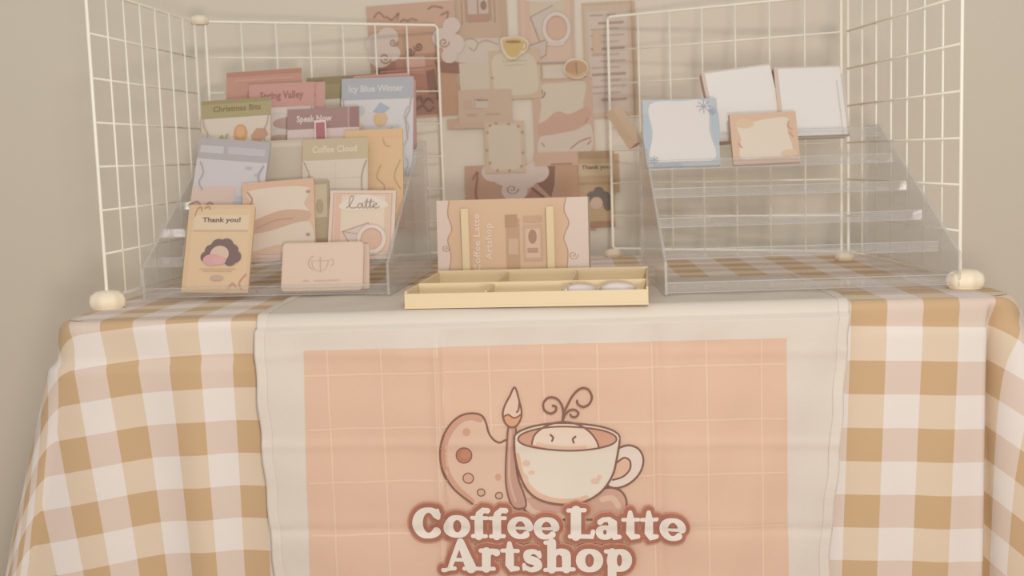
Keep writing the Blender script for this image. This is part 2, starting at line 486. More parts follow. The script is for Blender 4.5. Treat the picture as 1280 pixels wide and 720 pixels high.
    me = bpy.data.meshes.new('tablecloth')
    me.from_pydata([(a*S, b*S, c*S) for a, b, c in V], [], F)
    ul = me.uv_layers.new(name='weave')
    for p in me.polygons:
        for li in p.loop_indices: ul.data[li].uv = UV[me.loops[li].vertex_index]
    me.polygons.foreach_set('use_smooth', [True]*len(me.polygons)); me.materials.append(gingham())
    o = bpy.data.objects.new('tablecloth', me); COL.objects.link(o)
    return tag(o, 'tan and white checked gingham tablecloth draped over the booth table', 'tablecloth')
cloth()

# ------------------------------------------------------------------ cream banner with the printed panel
BZ = .25      # lies on the cloth
def bsurf(x, v):
    """x across, v = distance along the cloth measured from the front edge (negative = on the table top)"""
    r = 1.45
    if v < 0: return Vector((x, YF-v, BZ+.05*math.sin(x*.7+v*.4)*clamp(-v/3, 0, 1)))
    if v < r*1.57: a = v/r; return Vector((x, YF-r*math.sin(a), BZ-r*(1-math.cos(a))))
    z = BZ-r-(v-r*1.57); dd = v-r*1.57
    o = 0
    k = clamp(dd/3, 0, 1)
    for xc, am in ((-12.9, .30), (9.6, -.30)):          # pressed vertical folds
        t = x-xc; o += .9*am*k*math.exp(-(t/.7)**2)
    s1 = clamp((x+12.9)/.5, 0, 1); s2 = clamp((x-9.3)/.5, 0, 1); t = clamp((x+12.9)/22.4, 0, 1); o += k*(-.45*s1*(1-t)-.25*s2*clamp(1-(x-9.3)/6, 0, 1))
    for zc, am in ((-14.0, .13), (-23.2, -.16), (-4.4, .10)):
        o += am*math.exp(-((z-zc+.02*x)/.55)**2)
    o += k*(.16*math.sin(x*.33+z*.12)+.10*math.sin(x*.9-z*.35+2)+.07*math.sin(z*.8+x*.15))
    o += .25*k*clamp((-x-27)/5, 0, 1) + .3*k*clamp((x-24)/5, 0, 1)*(.5+.5*math.sin(z*.3))
    return Vector((x, YF-r-.75-o, z))
def cloth_mat(c, name, bump=.25):
    M = bpy.data.materials.new(name); M.use_nodes = True; nt = M.node_tree; L = nt.links; b = nt.nodes['Principled BSDF']
    b.inputs['Roughness'].default_value = .85; b.inputs['Specular IOR Level'].default_value = .15; b.inputs['Base Color'].default_value = (*lin(c), 1)
    tc = nt.nodes.new('ShaderNodeTexCoord')
    n = nt.nodes.new('ShaderNodeTexNoise'); n.inputs['Scale'].default_value = 14; n.inputs['Detail'].default_value = 5; L.new(tc.outputs['Object'], n.inputs['Vector'])
    n2 = nt.nodes.new('ShaderNodeTexNoise'); n2.inputs['Scale'].default_value = 700; L.new(tc.outputs['Object'], n2.inputs['Vector'])
    bp = nt.nodes.new('ShaderNodeBump'); bp.inputs['Strength'].default_value = bump; bp.inputs['Distance'].default_value = .006; L.new(n.outputs['Fac'], bp.inputs['Height'])
    bp2 = nt.nodes.new('ShaderNodeBump'); bp2.inputs['Strength'].default_value = .1; bp2.inputs['Distance'].default_value = .001; L.new(n2.outputs['Fac'], bp2.inputs['Height']); L.new(bp.outputs[0], bp2.inputs['Normal'])
    L.new(bp2.outputs['Normal'], b.inputs['Normal'])
    return M
BL, BR_, VB, VE = -31.9, 29.6, -24.0, 42.0
def bedge(v):        # the two long edges pull in a little as they hang
    t = clamp(v/28, 0, 1)
    w_ = .12*math.sin(v*1.1)
    return BL+.7*t*t+w_*.6, BR_-2.3*t+w_*.6
def sheet(x0f, x1f, v0, v1, nx, nv, lift, M, name, parent=None, thick=0):
    V = []; F = []
    for j in range(nv+1):
        v = v0+(v1-v0)*j/nv; a, b = x0f(v), x1f(v)
        for i in range(nx+1):
            x = a+(b-a)*i/nx; p = bsurf(x, v); q = bsurf(x, v+.02); t = (q-p).normalized(); n = Vector((0, t.z, -t.y)); n.normalize()
            if n.y > 0 and v > 1 or (v <= 1 and n.z < 0): n = -n
            V.append((p+n*lift)*S)
    for j in range(nv):
        for i in range(nx):
            a = j*(nx+1)+i; F.append((a, a+nx+1, a+nx+2, a+1))
    me = bpy.data.meshes.new(name); me.from_pydata(V, [], F); me.materials.append(M); me.polygons.foreach_set('use_smooth', [True]*len(F))
    o = bpy.data.objects.new(name, me); COL.objects.link(o)
    if parent: o.parent = parent
    if thick:
        s_ = o.modifiers.new('thickness', 'SOLIDIFY'); s_.thickness = thick*S; s_.offset = 0
    return o
ban = empty('banner', (0, 0, 0)); tag(ban, 'cream cloth banner with peach panel and coffee cup emblem hanging over the table front', 'banner')
sheet(lambda v: bedge(v)[0], lambda v: bedge(v)[1], VB, VE, 260, 270, 0, cloth_mat((214, 203, 189), 'cream_cotton', .5), 'banner_cloth', ban, .06)
for nm, f0, f1 in (('hem', lambda v: bedge(v)[0]+.02, lambda v: bedge(v)[0]+1.15), ('hem', lambda v: bedge(v)[1]-1.15, lambda v: bedge(v)[1]-.02)):
    sheet(f0, f1, VB, VE, 5, 260, .06, cloth_mat((217, 206, 192), 'cream_hem', .9), nm, ban, .03)
def vfront(z): return (BZ-1.45-z)+1.45*1.57
PX0 = lambda v: -26.7-.7*clamp(v/28, 0, 1); PX1 = lambda v: 22.9+.1*clamp(v/28, 0, 1)
def bprint(x, z, lift):
    v = vfront(z); p = bsurf(x, v); return Vector((p.x, p.y-lift, p.z))
def printmat():
    M = cloth_mat((216, 182, 158), 'peach_print', .35)
    return M
PV0 = vfront(-3.45)
pan = sheet(PX0, PX1, PV0, 40, 220, 160, .06, printmat(), 'printed_panel', ban)
pan['label'] = 'peach printed panel with thin pale plaid lines'
# plaid lines lie in the same part's look: thin printed bands
gm = MB(); Mg = mat((236, 202, 174), .85)
def band_x(x, w_, z0, z1, n=70):
    for i in range(n):
        za = z0+(z1-z0)*i/n; zb = z0+(z1-z0)*(i+1)/n
        gm.add([bprint(x-w_, za, .085), bprint(x+w_, za, .085), bprint(x+w_, zb, .085), bprint(x-w_, zb, .085)], [(0, 3, 2, 1)], Mg, False)
def band_z(z, w_, x0, x1, n=170):
    for i in range(n):
        xa = x0+(x1-x0)*i/n; xb = x0+(x1-x0)*(i+1)/n
        gm.add([bprint(xa, z-w_, .085), bprint(xb, z-w_, .085), bprint(xb, z+w_, .085), bprint(xa, z+w_, .085)], [(0, 1, 2, 3)], Mg, False)
for k in range(-4, 5):
    x = -2.0+5.6*k
    if -26.4 < x < 22.5: band_x(x, .10, -3.5, -36)
for k in range(6): band_z(-6.1-5.7*k, .10, -26.9, 22.8)
gm.build('plaid_lines', ban)

# --- the emblem, drawn in the units of an enlarged view of the photo and carried onto the hanging cloth
YB_ = YF-2.2
def logo_pt(X, Y, lift):
    P = onY(500+.3612*X, 460+.3612*Y, YB_); return bprint(P.x, P.z, lift)
BR = (133, 92, 76); RIM = (196, 140, 112)
A = Art()
pal = smooth([(250,470),(190,425),(155,370),(141,310),(146,250),(170,200),(208,166),(250,157),(283,166),(298,192),(306,222),(322,246),(345,257),(372,250),(378,300),(375,400),(385,480)], 2)
A.poly(pal, (226, 190, 165)); 
A.line([(246,462),(195,418),(163,368),(151,310),(156,255),(180,207),(213,177),(250,169),(276,178)], 12, (208, 158, 134), sm=True)
for cx, cy, r in ((230, 222, 13), (340, 377, 11)): A.ell(cx, cy, r, r*1.1, (212, 160, 135))
A.line(pal, 3.4, BR)
A.ell(221, 304, 29, 29, BR).ell(221, 304, 25, 25, (186, 122, 96)).ell(226, 300, 17, 17, (196, 134, 106))
A.ell(236, 383, 20, 19, BR).ell(236, 383, 16, 15, (214, 170, 146)).ell(281, 430, 15, 14, BR).ell(281, 430, 11, 10, (214, 170, 146)).ell(343, 440, 14, 13, BR).ell(343, 440, 10, 9, (214, 170, 146))
# saucer
sau = smooth([(425,455),(440,500),(520,520),(640,525),(760,515),(784,470),(770,430),(735,414),(700,420)], 2)
A.poly(sau, (205, 160, 140)); A.line(sau, 3.4, BR); A.line([(436,470),(470,500),(560,512)], 10, (222, 186, 164), sm=True); A.line([(700,455),(735,450),(755,475)], 10, (220, 184, 162), sm=True)
# brush
han = [(376,203),(370,270),(366,350),(370,420),(392,480),(434,480),(430,440),(408,380),(400,300),(400,203)]
A.poly(smooth(han, 2, True), (196, 150, 132)); A.line(smooth(han, 2, True), 3, BR, closed=True); A.line([(384,215),(379,300),(380,390),(400,460)], 4, (214, 172, 152), sm=True)
br = smooth([(397,68),(380,98),(363,130),(356,160),(365,190),(386,204),(408,194),(421,160),(413,115)], 2, True)
A.poly(br, (228, 196, 174)); A.poly(smooth([(358,172),(375,163),(392,173),(408,171),(420,160),(412,188),(386,203),(366,191)], 2, True), (220, 160, 122))
A.line(br, 3.2, BR, closed=True); A.line([(358,168),(375,161),(391,171),(406,169),(418,160)], 2.6, BR, sm=True); A.line([(413,118),(410,145),(404,152)], 3, BR, sm=True)
# cup handle
A.poly(smooth([(752,276),(790,263),(825,276),(841,312),(831,355),(802,390),(765,410),(735,413),(712,400)], 2)+[(740,340)], (232, 214, 200))
A.poly(smooth([(754,322),(775,307),(795,318),(794,348),(770,374),(736,386)], 2), (226, 184, 156))
A.line([(752,276),(790,263),(825,276),(841,312),(831,355),(802,390),(765,410),(735,413),(715,404)], 3.4, BR, sm=True)
A.line([(750,325),(775,307),(795,318),(794,348),(770,374),(736,386)], 3.2, BR, sm=True)
# cup
body = smooth([(396,238),(398,300),(413,365),(440,420),(480,452),(540,468),(600,470),(650,458),(700,424),(735,370),(750,310),(760,245)], 2)
rim = arc(578, 238, 182, 48, 180, 360, 40)
cup = body[:-1]+[(760,240)]+rim[::-1][1:-1]
A.poly(cup, (231, 218, 200))
A.line([(405,300),(420,365),(450,415),(492,444),(545,458),(600,460),(645,450)], 9, (226, 184, 156), sm=True)
for cx, cy, a, b in ((437, 330, 14, 11), (455, 362, 12, 7), (675, 392, 16, 10), (690, 378, 8, 8), (430, 385, 14, 18)): A.ell(cx, cy, a, b, (226, 192, 168))
A.ell(579, 243, 170, 41, (206, 154, 128))
A.poly([(455,262),(458,245)]+smooth([(468,225),(510,198),(563,187),(615,194),(655,218),(680,250),(687,275)], 2)+[(640,281),(578,284),(510,278)], (231, 208, 188))
A.line([(478,262),(520,272),(578,276),(640,272)], 7, (228, 190, 164), sm=True)
A.line([(456,262),(468,228),(510,199),(563,187),(615,194),(655,218),(680,250),(688,275)], 3.2, BR, sm=True)
A.line(arc(579, 243, 170, 41, 0, 360, 48), 3, BR, closed=True)
A.line(body, 3.6, BR); A.line(rim, 3.2, BR)
A.line([(521,231),(530,240),(526,251)], 3.4, BR, sm=True); A.line([(607,235),(598,244),(601,255)], 3.4, BR, sm=True)
A.line([(563,185),(566,160),(560,128),(541,106),(515,103),(497,121),(500,146),(521,158),(539,149),(540,135),(529,131)], 3.8, BR, sm=True)
A.line([(563,185),(566,160),(580,128),(600,92),(626,69),(651,72),(664,97),(655,122),(634,133),(616,124),(613,112)], 3.8, BR, sm=True)
A.line([(565,178),(573,160),(588,146),(606,144),(618,155),(610,167),(596,168),(590,161)], 3.6, BR, sm=True)
# letters: strokes with a width at every point, x-height 1, baseline 0, y up
def bowl(cx, cy, rx, ry, th, tn, a0=0, a1=360, n=22):
    out = []
    for i in range(n+1):
        a = math.radians(a0+(a1-a0)*i/n); k = abs(math.cos(a))**1.3
        out.append((cx+rx*math.cos(a), cy+ry*math.sin(a), tn+(th-tn)*k))
    return out
def ser(x, y, w_=.2, r=.075): return [(x-w_, y, r), (x+w_, y, r)]
TH = .165
G = {
 'C': (1.12, [bowl(.58, .68, .40, .60, .20, .10, 42, 318), [(.92, 1.28, .07), (.93, .95, .10)], [(.88, .30, .09), (.95, .36, .06)]]),
 'o': (1.0, [bowl(.5, .48, .32, .41, .175, .09)]),
 'f': (.66, [[(.30, .09, TH), (.30, .9, TH), (.33, 1.12, .13), (.46, 1.28, .10), (.62, 1.26, .11)], ser(.32, .07, .24), [(.05, .92, .075), (.60, .92, .075)]]),
 'e': (.96, [bowl(.5, .48, .33, .41, .155, .085, 0, 312), [(.26, .45, .055), (.86, .45, .075)]]),
 'L': (1.02, [[(.32, .12, .20), (.32, 1.25, .20)], ser(.34, 1.28, .30, .08), [(.10, .08, .08), (.90, .08, .08), (.95, .30, .09)]]),
 'a': (.98, [[(.18, .76, .11), (.30, .88, .09), (.50, .90, .10), (.64, .74, TH), (.66, .30, TH), (.74, .09, .11), (.90, .09, .08)], bowl(.36, .30, .20, .22, .14, .09)]),
 't': (.68, [[(.30, 1.22, .09), (.31, .9, .15), (.31, .3, TH), (.40, .10, .11), (.60, .12, .08)], [(.04, .90, .075), (.60, .90, .075)]]),
 'A': (1.26, [[(.24, .08, .09), (.58, 1.25, .10)], [(.62, 1.25, .14), (1.0, .10, .20)], [(.36, .46, .07), (.84, .46, .07)], ser(.22, .07, .20), ser(1.0, .07, .24)]),
 'r': (.80, [[(.28, .09, TH), (.28, .85, TH)], ser(.30, .07, .25), [(.08, .90, .08), (.3, .88, .1)], [(.30, .66, .10), (.46, .86, .10), (.64, .80, .14)]]),
 's': (.84, [smooth([(.68, .74, .09), (.50, .89, .09), (.26, .80, .13), (.30, .56, .15), (.56, .44, .15), (.64, .22, .14), (.40, .08, .09), (.16, .20, .09)], 2), [(.68, .86, .06), (.70, .66, .07)], [(.14, .30, .07), (.14, .10, .06)]]),
 'h': (1.12, [[(.28, .09, TH), (.28, 1.28, TH)], ser(.29, .07, .24), [(.06, 1.30, .08), (.3, 1.28, .1)], smooth([(.30, .62, .10), (.50, .86, .11), (.76, .76, TH), (.80, .5, TH), (.80, .09, TH)], 2), ser(.82, .07, .24)]),
 'p': (1.05, [[(.30, -.42, TH), (.30, .85, TH)], ser(.30, -.44, .25), [(.08, .90, .08), (.3, .88, .1)], bowl(.56, .48, .27, .40, .19, .10)]),
}
def word(t, x0, x1, base, xh, slope=0):
    W_ = sum(G[c][0] for c in t if c != ' ')+.30*t.count(' '); kx = (x1-x0)/W_; ky = xh; kr = (kx+ky)/2; x = x0; out = []
    for c in t:
        if c == ' ': x += .30*kx; continue
        adv, st = G[c]
        for s_ in st:
            out.append([(x+p[0]*kx, base+slope*(x-x0)-p[1]*ky, p[2]*kr*1.07) for p in s_])
        x += adv*kx
    return out
wl = word('Coffee Latte', 46, 985, 582, 76, .006)+word('Artshop', 150, 806, 694, 76, .004)
def grow(ws, g):
    P = []
    for s_ in ws: P += stroke_polys([(a, b, r+g) for a, b, r in s_], 1)
    return P
A.polys(grow(wl, 17), (214, 150, 118)); A.polys(grow(wl, 13), (172, 108, 88)); A.polys(grow(wl, 0), (238, 226, 214))
lg = MB(); A.emit(lg, logo_pt, z0=.17, dz=.004, rough=.85, cut=8, ink=1.0)
o = lg.build('printed_emblem', ban); o['label'] = 'brown and cream coffee cup, paint palette and shop name print'

# ------------------------------------------------------------------ wire grid panels and their connectors
Mw = mat((244, 234, 218), .45, gain=1.12); Mc = mat((240, 226, 200), .5, gain=1.08)
def grid_panel(P0, P1, label):
    a = Vector((P0[0], P0[1], 0)); d = Vector((P1[0], P1[1], 0))-a; d.normalize(); rz = math.atan2(d.y, d.x)
    e = empty('wire_grid_panel', (a.x, a.y, 1.3), rz); tag(e, label, 'wire panel', 'white wire grid panels around the table')
    W = 35
    f = MB(); f.tube([(.4, 0, 0), (W-.4, 0, 0), (W, 0, .4), (W, 0, W-.4), (W-.4, 0, W), (.4, 0, W), (0, 0, W-.4), (0, 0, .4)], .2, Mw, 8, closed=True); f.build('frame', e)
    g = MB()
    for k in range(1, 7):
        g.tube([(5*k, -.12, 0), (5*k, -.12, W)], .13, Mw, 6); g.tube([(0, .12, 5*k), (W, .12, 5*k)], .13, Mw, 6)
    g.build('wire_mesh', e)
    return e
LN, LR = (-52.2, 133.4), (-50.6, 168.3)
RN, RR = (43.6, 130.0), (40.0, 164.8)
grid_panel(LN, LR, 'white wire grid panel along the left edge of the table')
grid_panel(RN, RR, 'white wire grid panel along the right edge of the table')
grid_panel((-49.2, 168.9), (-17.9, 184.1), 'white wire grid panel behind the stand full of header cards')
grid_panel((8.3, 181.8), (38.9, 165.6), 'white wire grid panel behind the nearly empty acrylic stand')
def connector(loc, label, k_=1.0):
    e = MB(); n = 48; vs = []; rows = [(1.75, .12, .0), (2.0, .25, .1), (2.05, 1.0, .12), (1.85, 1.55, .12), (1.3, 1.95, .06), (.6, 2.08, 0)]
    rows = [(1.85, 0, .0)]+rows
    for r, z, sc_ in rows:
        for k in range(n):
            an = 2*math.pi*k/n; rr = r*(1+sc_*.3*math.cos(8*an)); vs.append((k_*rr*math.cos(an), k_*rr*math.sin(an), k_*z))
    fs = [(i*n+k, i*n+(k+1) % n, (i+1)*n+(k+1) % n, (i+1)*n+k) for i in range(len(rows)-1) for k in range(n)]+[tuple(range(n))[::-1], tuple((len(rows)-1)*n+k for k in range(n))]
    e.add(vs, fs, Mc, True)
    o = e.build('panel_connector'); o.location = Vector(loc)*S
    return tag(o, label, 'connector', 'round plastic connectors of the wire panels')
connector((LN[0], LN[1], .03), 'cream plastic foot clip under the front of the left wire panel')
connector((RN[0]+.6, RN[1], .03), 'cream plastic foot clip under the front of the right wire panel')
connector((-49.9, 168.5, .03), 'cream plastic foot clip at the rear left corner of the table', .62)
connector((39.6, 165.2, .03), 'cream plastic foot clip at the rear right corner of the table', .62)
connector((-17.9, 183.9, .03), 'cream plastic foot clip under the inner end of the left rear wire panel', .62)
connector((8.3, 181.6, .03), 'cream plastic foot clip under the inner end of the right rear wire panel', .62)
connector((-49.9, 168.6, 35.9), 'cream plastic corner clip joining the tops of the left wire panels', .62)
connector((39.6, 165.2, 35.9), 'cream plastic corner clip joining the tops of the right wire panels', .62)

# ------------------------------------------------------------------ clear acrylic stepped stands
MA = acrylic_mat('clear_acrylic', .055, rough=.10, k=1.1, hz=(.80, .78, .75)); ME = acrylic_mat('acrylic_edge', .30, (.9, .9, .9), .2, (.80, .78, .76)); MSd = acrylic_mat('acrylic_side', .17, (.97, .97, .97), .2, (.76, .74, .71))
def stand(FL, th, W, label, spl=0):
    e = empty('acrylic_stand', (FL[0], FL[1], .45), th); tag(e, label, 'display stand', 'clear stepped acrylic display stands')
    dep, H = 27.0, 16.4; sd = dep/NT
    wx = lambda y: W+spl*(1-y/dep)
    def slab(q, y0, y1, z0, z1, M):
        a, b = wx(y0)-.32, wx(y1)-.32
        vs = [(.32, y0, z0), (a, y0, z0), (b, y1, z0), (.32, y1, z0), (.32, y0, z1), (a, y0, z1), (b, y1, z1), (.32, y1, z1)]
        q.add(vs, [(0,3,2,1),(4,5,6,7),(0,1,5,4),(1,2,6,5),(2,3,7,6),(3,0,4,7)], M)
    for k in range(NT):
        z, y = shelf_zy(k)
        s_ = MB(); slab(s_, y, y+sd+.1, z, z+.22, MA)
        slab(s_, y-.22, y-.01, z, z+.95, MA); slab(s_, y-.24, y+.01, z+.95, z+1.05, ME); slab(s_, y-.24, y-.01, z-.1, z-.01, ME)
        s_.build('shelf', e)
    for side in (0, 1):
        p = MB(); poly = [(dep, 0), (dep, H+1.6), (dep-sd, H+1.6), (-.9, 3.6), (-.9, 0)]
        xx = (lambda a: 0) if side == 0 else (lambda a: wx(a)-.3)
        vs = [(xx(a), a, b) for a, b in poly]+[(xx(a)+.3, a, b) for a, b in poly]; n = len(poly)
        p.add(vs, [tuple(range(n))[::-1], tuple(range(n, 2*n))], MSd)
        p.add(vs, [(i, (i+1) % n, n+(i+1) % n, n+i) for i in range(n)], ME)
        p.build('side_panel', e)
    return e
stand(*SR, 'clear stepped acrylic stand on the right, mostly empty with notepads on top', 2.1)
stand(*SL, 'clear stepped acrylic stand on the left, full of header cards')

# ------------------------------------------------------------------ yellow tray with three compartments across
MT = mat((236, 214, 172), .45)
tr = empty('divided_tray', (-16.4, 122.7, BZ+.1), -.075); tag(tr, 'pale yellow plastic divided tray on the banner at the table edge', 'tray')
TW, TD, TH_, t_ = 25.5, 20.5, 1.85, .25
b_ = MB(); b_.box((0, 0, 0), (TW, TD, .25), MT); b_.build('base', tr)
for nm, a, c in (('wall', (0, 0, .2), (TW, t_, TH_-.25)), ('wall', (0, TD-t_, .2), (TW, TD, TH_+.15)), ('wall', (0, t_, .2), (t_, TD-t_, TH_)), ('wall', (TW-t_, t_, .2), (TW, TD-t_, TH_)),
                 ('divider', (t_, 6.8, .2), (TW-t_, 7.1, TH_+.1)), ('divider', (8.5, t_, .2), (8.75, TD-t_, TH_-.1)), ('divider', (16.9, t_, .2), (17.15, TD-t_, TH_-.1))):
    q = MB(); q.box(a, c, MT); q.build(nm, tr, bevel=.08)
# small white charms lying in the right front compartment
def pouch(loc, rz, label):
    q = MB(); n = 20; vs = []; rows = [(.0, .02), (.9, .05), (1.25, .35), (1.15, .7), (.7, 1.0), (.0, 1.1)]
    rows = [(.05, 0), (1.0, .02), (1.3, .3), (1.15, .65), (.65, .9), (.05, 1.0)]
    for r, z in rows:
        for k in range(n):
            a = 2*math.pi*k/n; rr = r*(1+.08*math.sin(5*a+z)); vs.append((1.5*rr*math.cos(a), rr*.85*math.sin(a), z*1.15))
    fs = [(i*n+k, i*n+(k+1) % n, (i+1)*n+(k+1) % n, (i+1)*n+k) for i in range(len(rows)-1) for k in range(n)]+[tuple(range(n))[::-1], tuple((len(rows)-1)*n+k for k in range(n))]
    q.add(vs, fs, mat((236, 226, 222), .4), True)
    o = q.build('wrapped_charm'); o.location = Vector(loc)*S; o.rotation_euler[2] = rz
    return tag(o, label, 'charm', 'white wrapped charms in the tray')
tz = BZ+.1+.27
pouch((2.0, 124.6, tz+.5), .1, 'small white wrapped charm in the right front tray compartment, left of two')
pouch((6.0, 124.4, tz+.6), -.2, 'small white wrapped charm in the right front tray compartment, right of two')

# ------------------------------------------------------------------ yellow holder with the landscape print box
bx = empty('print_holder', (-14.6, 146.6, BZ+.08), -.10); tag(bx, 'pale yellow easel holder with two upright bars behind the tray', 'holder')
q = MB(); q.box((1.5, -.6, 0), (16.5, 4.5, .5), MT); q.build('base', bx, bevel=.1)
for x in (2.6, 13.2):
    q = MB(); q.box((x, -.65, .3), (x+1.0, -.25, 9.4), MT); q.build('upright_bar', bx, bevel=.12)
q = MB(); q.box((1.5, 4.2, .3), (16.5, 4.5, 6), MT); q.build('back_rest', bx)
def art_box(a):
    a.rect(.0, 0, 1, 1, (224, 186, 150))
    a.poly([(0, 0), (.035, 0), (.085, 0)]+smooth([(.085, .0), (.075, .18), (.10, .36), (.07, .5), (.09, .72), (.06, 1)], 2)+[(0, 1)], (231, 207, 192))
    a.poly(smooth([(.86, 0), (.845, .16), (.875, .32), (.84, .5), (.865, .68), (.85, 1)], 2)+[(1, 1), (1, 0)], (232, 211, 197))
    a.swirl(.90, .72, .03, (190, 146, 122), r=.004, squash=2); a.swirl(.055, .6, .025, (190, 146, 122), r=.004, squash=2)
    a.line([(.86, 0), (.845, .16), (.875, .32), (.84, .5), (.865, .68), (.85, 1)], .003, (178, 134, 108), sm=True)
    a.line([(.085, .0), (.075, .18), (.10, .36), (.07, .5), (.09, .72), (.06, 1)], .003, (178, 134, 108), sm=True)
    a.rect(.46, .25, .55, .95, (196, 152, 118)); a.rect(.455, .20, .535, .36, (182, 138, 106)); a.rect(.475, .50, .54, .70, (214, 176, 146))
    a.rect(.575, .22, .70, .30, (204, 162, 130)); a.rect(.575, .33, .70, .78, (206, 168, 138)); a.rect(.59, .38, .685, .74, (222, 190, 164)); a.ell(.635, .48, .028, .09, (168, 122, 98)); a.rect(.60, .62, .67, .68, (186, 140, 114))
    a.text('Coffee Latte', .285, .90, .72, .042, (240, 224, 208), rot=-math.pi/2)
    a.text('Artshop', .365, .76, .46, .042, (240, 224, 208), rot=-math.pi/2)
def box_print():
    F = Matrix.Translation(Vector((-14.6, 146.6, BZ+.6))*S) @ Matrix.Rotation(-.10, 4, 'Z') @ Matrix.Rotation(math.radians(90-4), 4, 'X')
    wd, h = 18.9, 9.9
    mb = MB(); mb.prism([(-.6, 0), (wd-.6, 0), (wd-.6, h), (-.6, h)], -3.2, 0, mat((232, 210, 194), .6))
    A = Art(); art_box(A)
    def fn(x, y, z): return (-.6+x*wd, (1-y)*h, z)
    A.emit(mb, fn, z0=.02, dz=.008)
    o = mb.build('print_stack', frame=F)
    return tag(o, 'landscape stack of tan postcards with the shop name printed sideways', 'postcards')
box_print()

# ------------------------------------------------------------------ goods on the left stand
BRN = (150, 112, 92)
def hdr(col, txt, tcol, foot=(226, 212, 198), blobs=(), hh=.3, tx=(.16, .84), zig=True, tb=.64):
    def f(a):
        a.rect(.02, .0, .98, 1, foot); a.rect(0, .0, 1, hh, col)
        if txt: a.text(txt, tx[0], hh*tb, tx[1]-tx[0], hh*.30, tcol, bold=.028)
        for b in blobs:
            if b[0] == 'e': a.ell(*b[1:])
            elif b[0] == 'p': a.poly(*b[1:])
            elif b[0] == 'r': a.rect(*b[1:])
            elif b[0] == 'l': a.line(b[1], b[2], b[3], sm=True)
        if zig:
            a.line([(.03, hh), (.05, hh+.12), (.10, hh+.22), (.07, hh+.4)], .008, (190, 160, 140), sm=True); a.line([(.97, hh), (.95, hh+.12), (.90, hh+.22), (.93, hh+.4)], .008, (190, 160, 140), sm=True)
    return f
G1 = 'header cards on the left acrylic stand'
# back tier
card('header_card', 'salmon pink header card furthest back, blank above the spring card', 'card', G1, (330, 190), (330, 88), 97, ('L', 5, 1.2), 16, -3, .3, (226, 214, 205), hdr((205, 146, 128), None, None, (230, 219, 210), [('r', 0, .0, 1, .06, (190, 128, 108)), ('r', .1, .10, .9, .12, (214, 160, 142))], .33), 'top', .14)
card('header_card', 'olive green header card behind the blue winter card', 'card', G1, (425, 190), (424, 95), 84, ('L', 5, 1.6), 16, -3, .3, (226, 216, 200), hdr((156, 142, 100), None, None, (228, 216, 198), [('r', 0, .0, 1, .10, (142, 124, 84)), ('r', .20, .52, .36, .62, (170, 128, 84)), ('r', .22, .62, .34, .72, (172, 174, 96))], .30), 'top', .05)
card('header_card', 'plain pink header card peeking out above the blue winter card', 'card', G1, (477, 205), (476, 93), 88, ('L', 5, .7), 16, -3, .25, (214, 160, 148), None, 'top', .12)
card('header_card', 'pale blue winter header card with orange drink and blue hat drawings', 'card', G1, (470, 222), (472, 97), 92, ('L', 4, 1.6), 16, -3, .3, (214, 220, 226),
     hdr((172, 178, 188), 'Icy Blue Winter', (214, 214, 214), (222, 220, 220), [('e', .55, .42, .10, .075, (226, 188, 140)), ('p', [(.44, .35), (.54, .25), (.68, .31), (.60, .36)], (168, 182, 202)), ('p', [(.46, .60), (.72, .50), (.74, .58), (.62, .66)], (172, 186, 204)), ('e', .25, .33, .08, .05, (190, 200, 206)), ('e', .27, .50, .05, .05, (220, 200, 160)), ('l', [(.93, .30), (.88, .4), (.94, .5), (.92, .6)], .01, (180, 190, 204)), ('l', [(.93, .62), (.86, .75), (.94, .86), (.9, .97)], .01, (180, 190, 204)), ('r', .03, .70, .9, .95, (206, 214, 222))], .22, (.10, .86)), 'top', .14)
# second tier
card('header_card', 'pink spring header card with rounded corners and a small drawing below', 'card', G1, (350, 205), (352, 104), 84, ('L', 4, .8), 16, -3, .2, (228, 214, 206),
     hdr((208, 150, 140), 'Spring Valley', (158, 98, 92), (230, 219, 212), [('r', .05, .34, .95, .37, (236, 222, 214)), ('e', .60, .50, .22, .07, (196, 160, 150)), ('e', .22, .52, .10, .07, (180, 140, 130)), ('e', .5, .7, .2, .06, (206, 170, 150))], .30, (.17, .84)), 'oct', .10)
card('header_card', 'narrow strip of a second pink spring header card, right of the first', 'card', G1, (383, 202), (385, 103), 44, ('L', 4, 1.2), 16, -3, .2, (226, 206, 198),
     hdr((208, 152, 140), 'y', (162, 104, 98), (230, 219, 212), [('r', .1, .42, .9, .5, (204, 170, 160))], .34, (.62, .74)), 'top', .14)
card('header_card', 'olive header card with orange and nut drawings, leftmost on the stand', 'card', G1, (294, 215), (295, 124), 90, ('L', 3, 2.2), 16, -4, .3, (228, 214, 198),
     hdr((172, 160, 110), 'Christmas Bits', (128, 108, 68), (230, 216, 198), [('r', 0, 0, 1, .05, (158, 140, 96)), ('e', .57, .48, .10, .13, (224, 160, 104)), ('e', .57, .46, .06, .08, (234, 178, 124)), ('p', [(.72, .52), (.80, .42), (.93, .43), (.97, .52), (.86, .60), (.74, .58)], (206, 150, 118)), ('l', [(.25, .60), (.30, .50), (.34, .58), (.38, .48)], .015, (176, 180, 110)), ('e', .3, .62, .09, .04, (190, 190, 130)), ('p', [(.02, .3), (.12, .48), (.18, .52), (.1, .7), (.02, .95)], (224, 200, 182))], .25, (.17, .86)), 'top', .05)
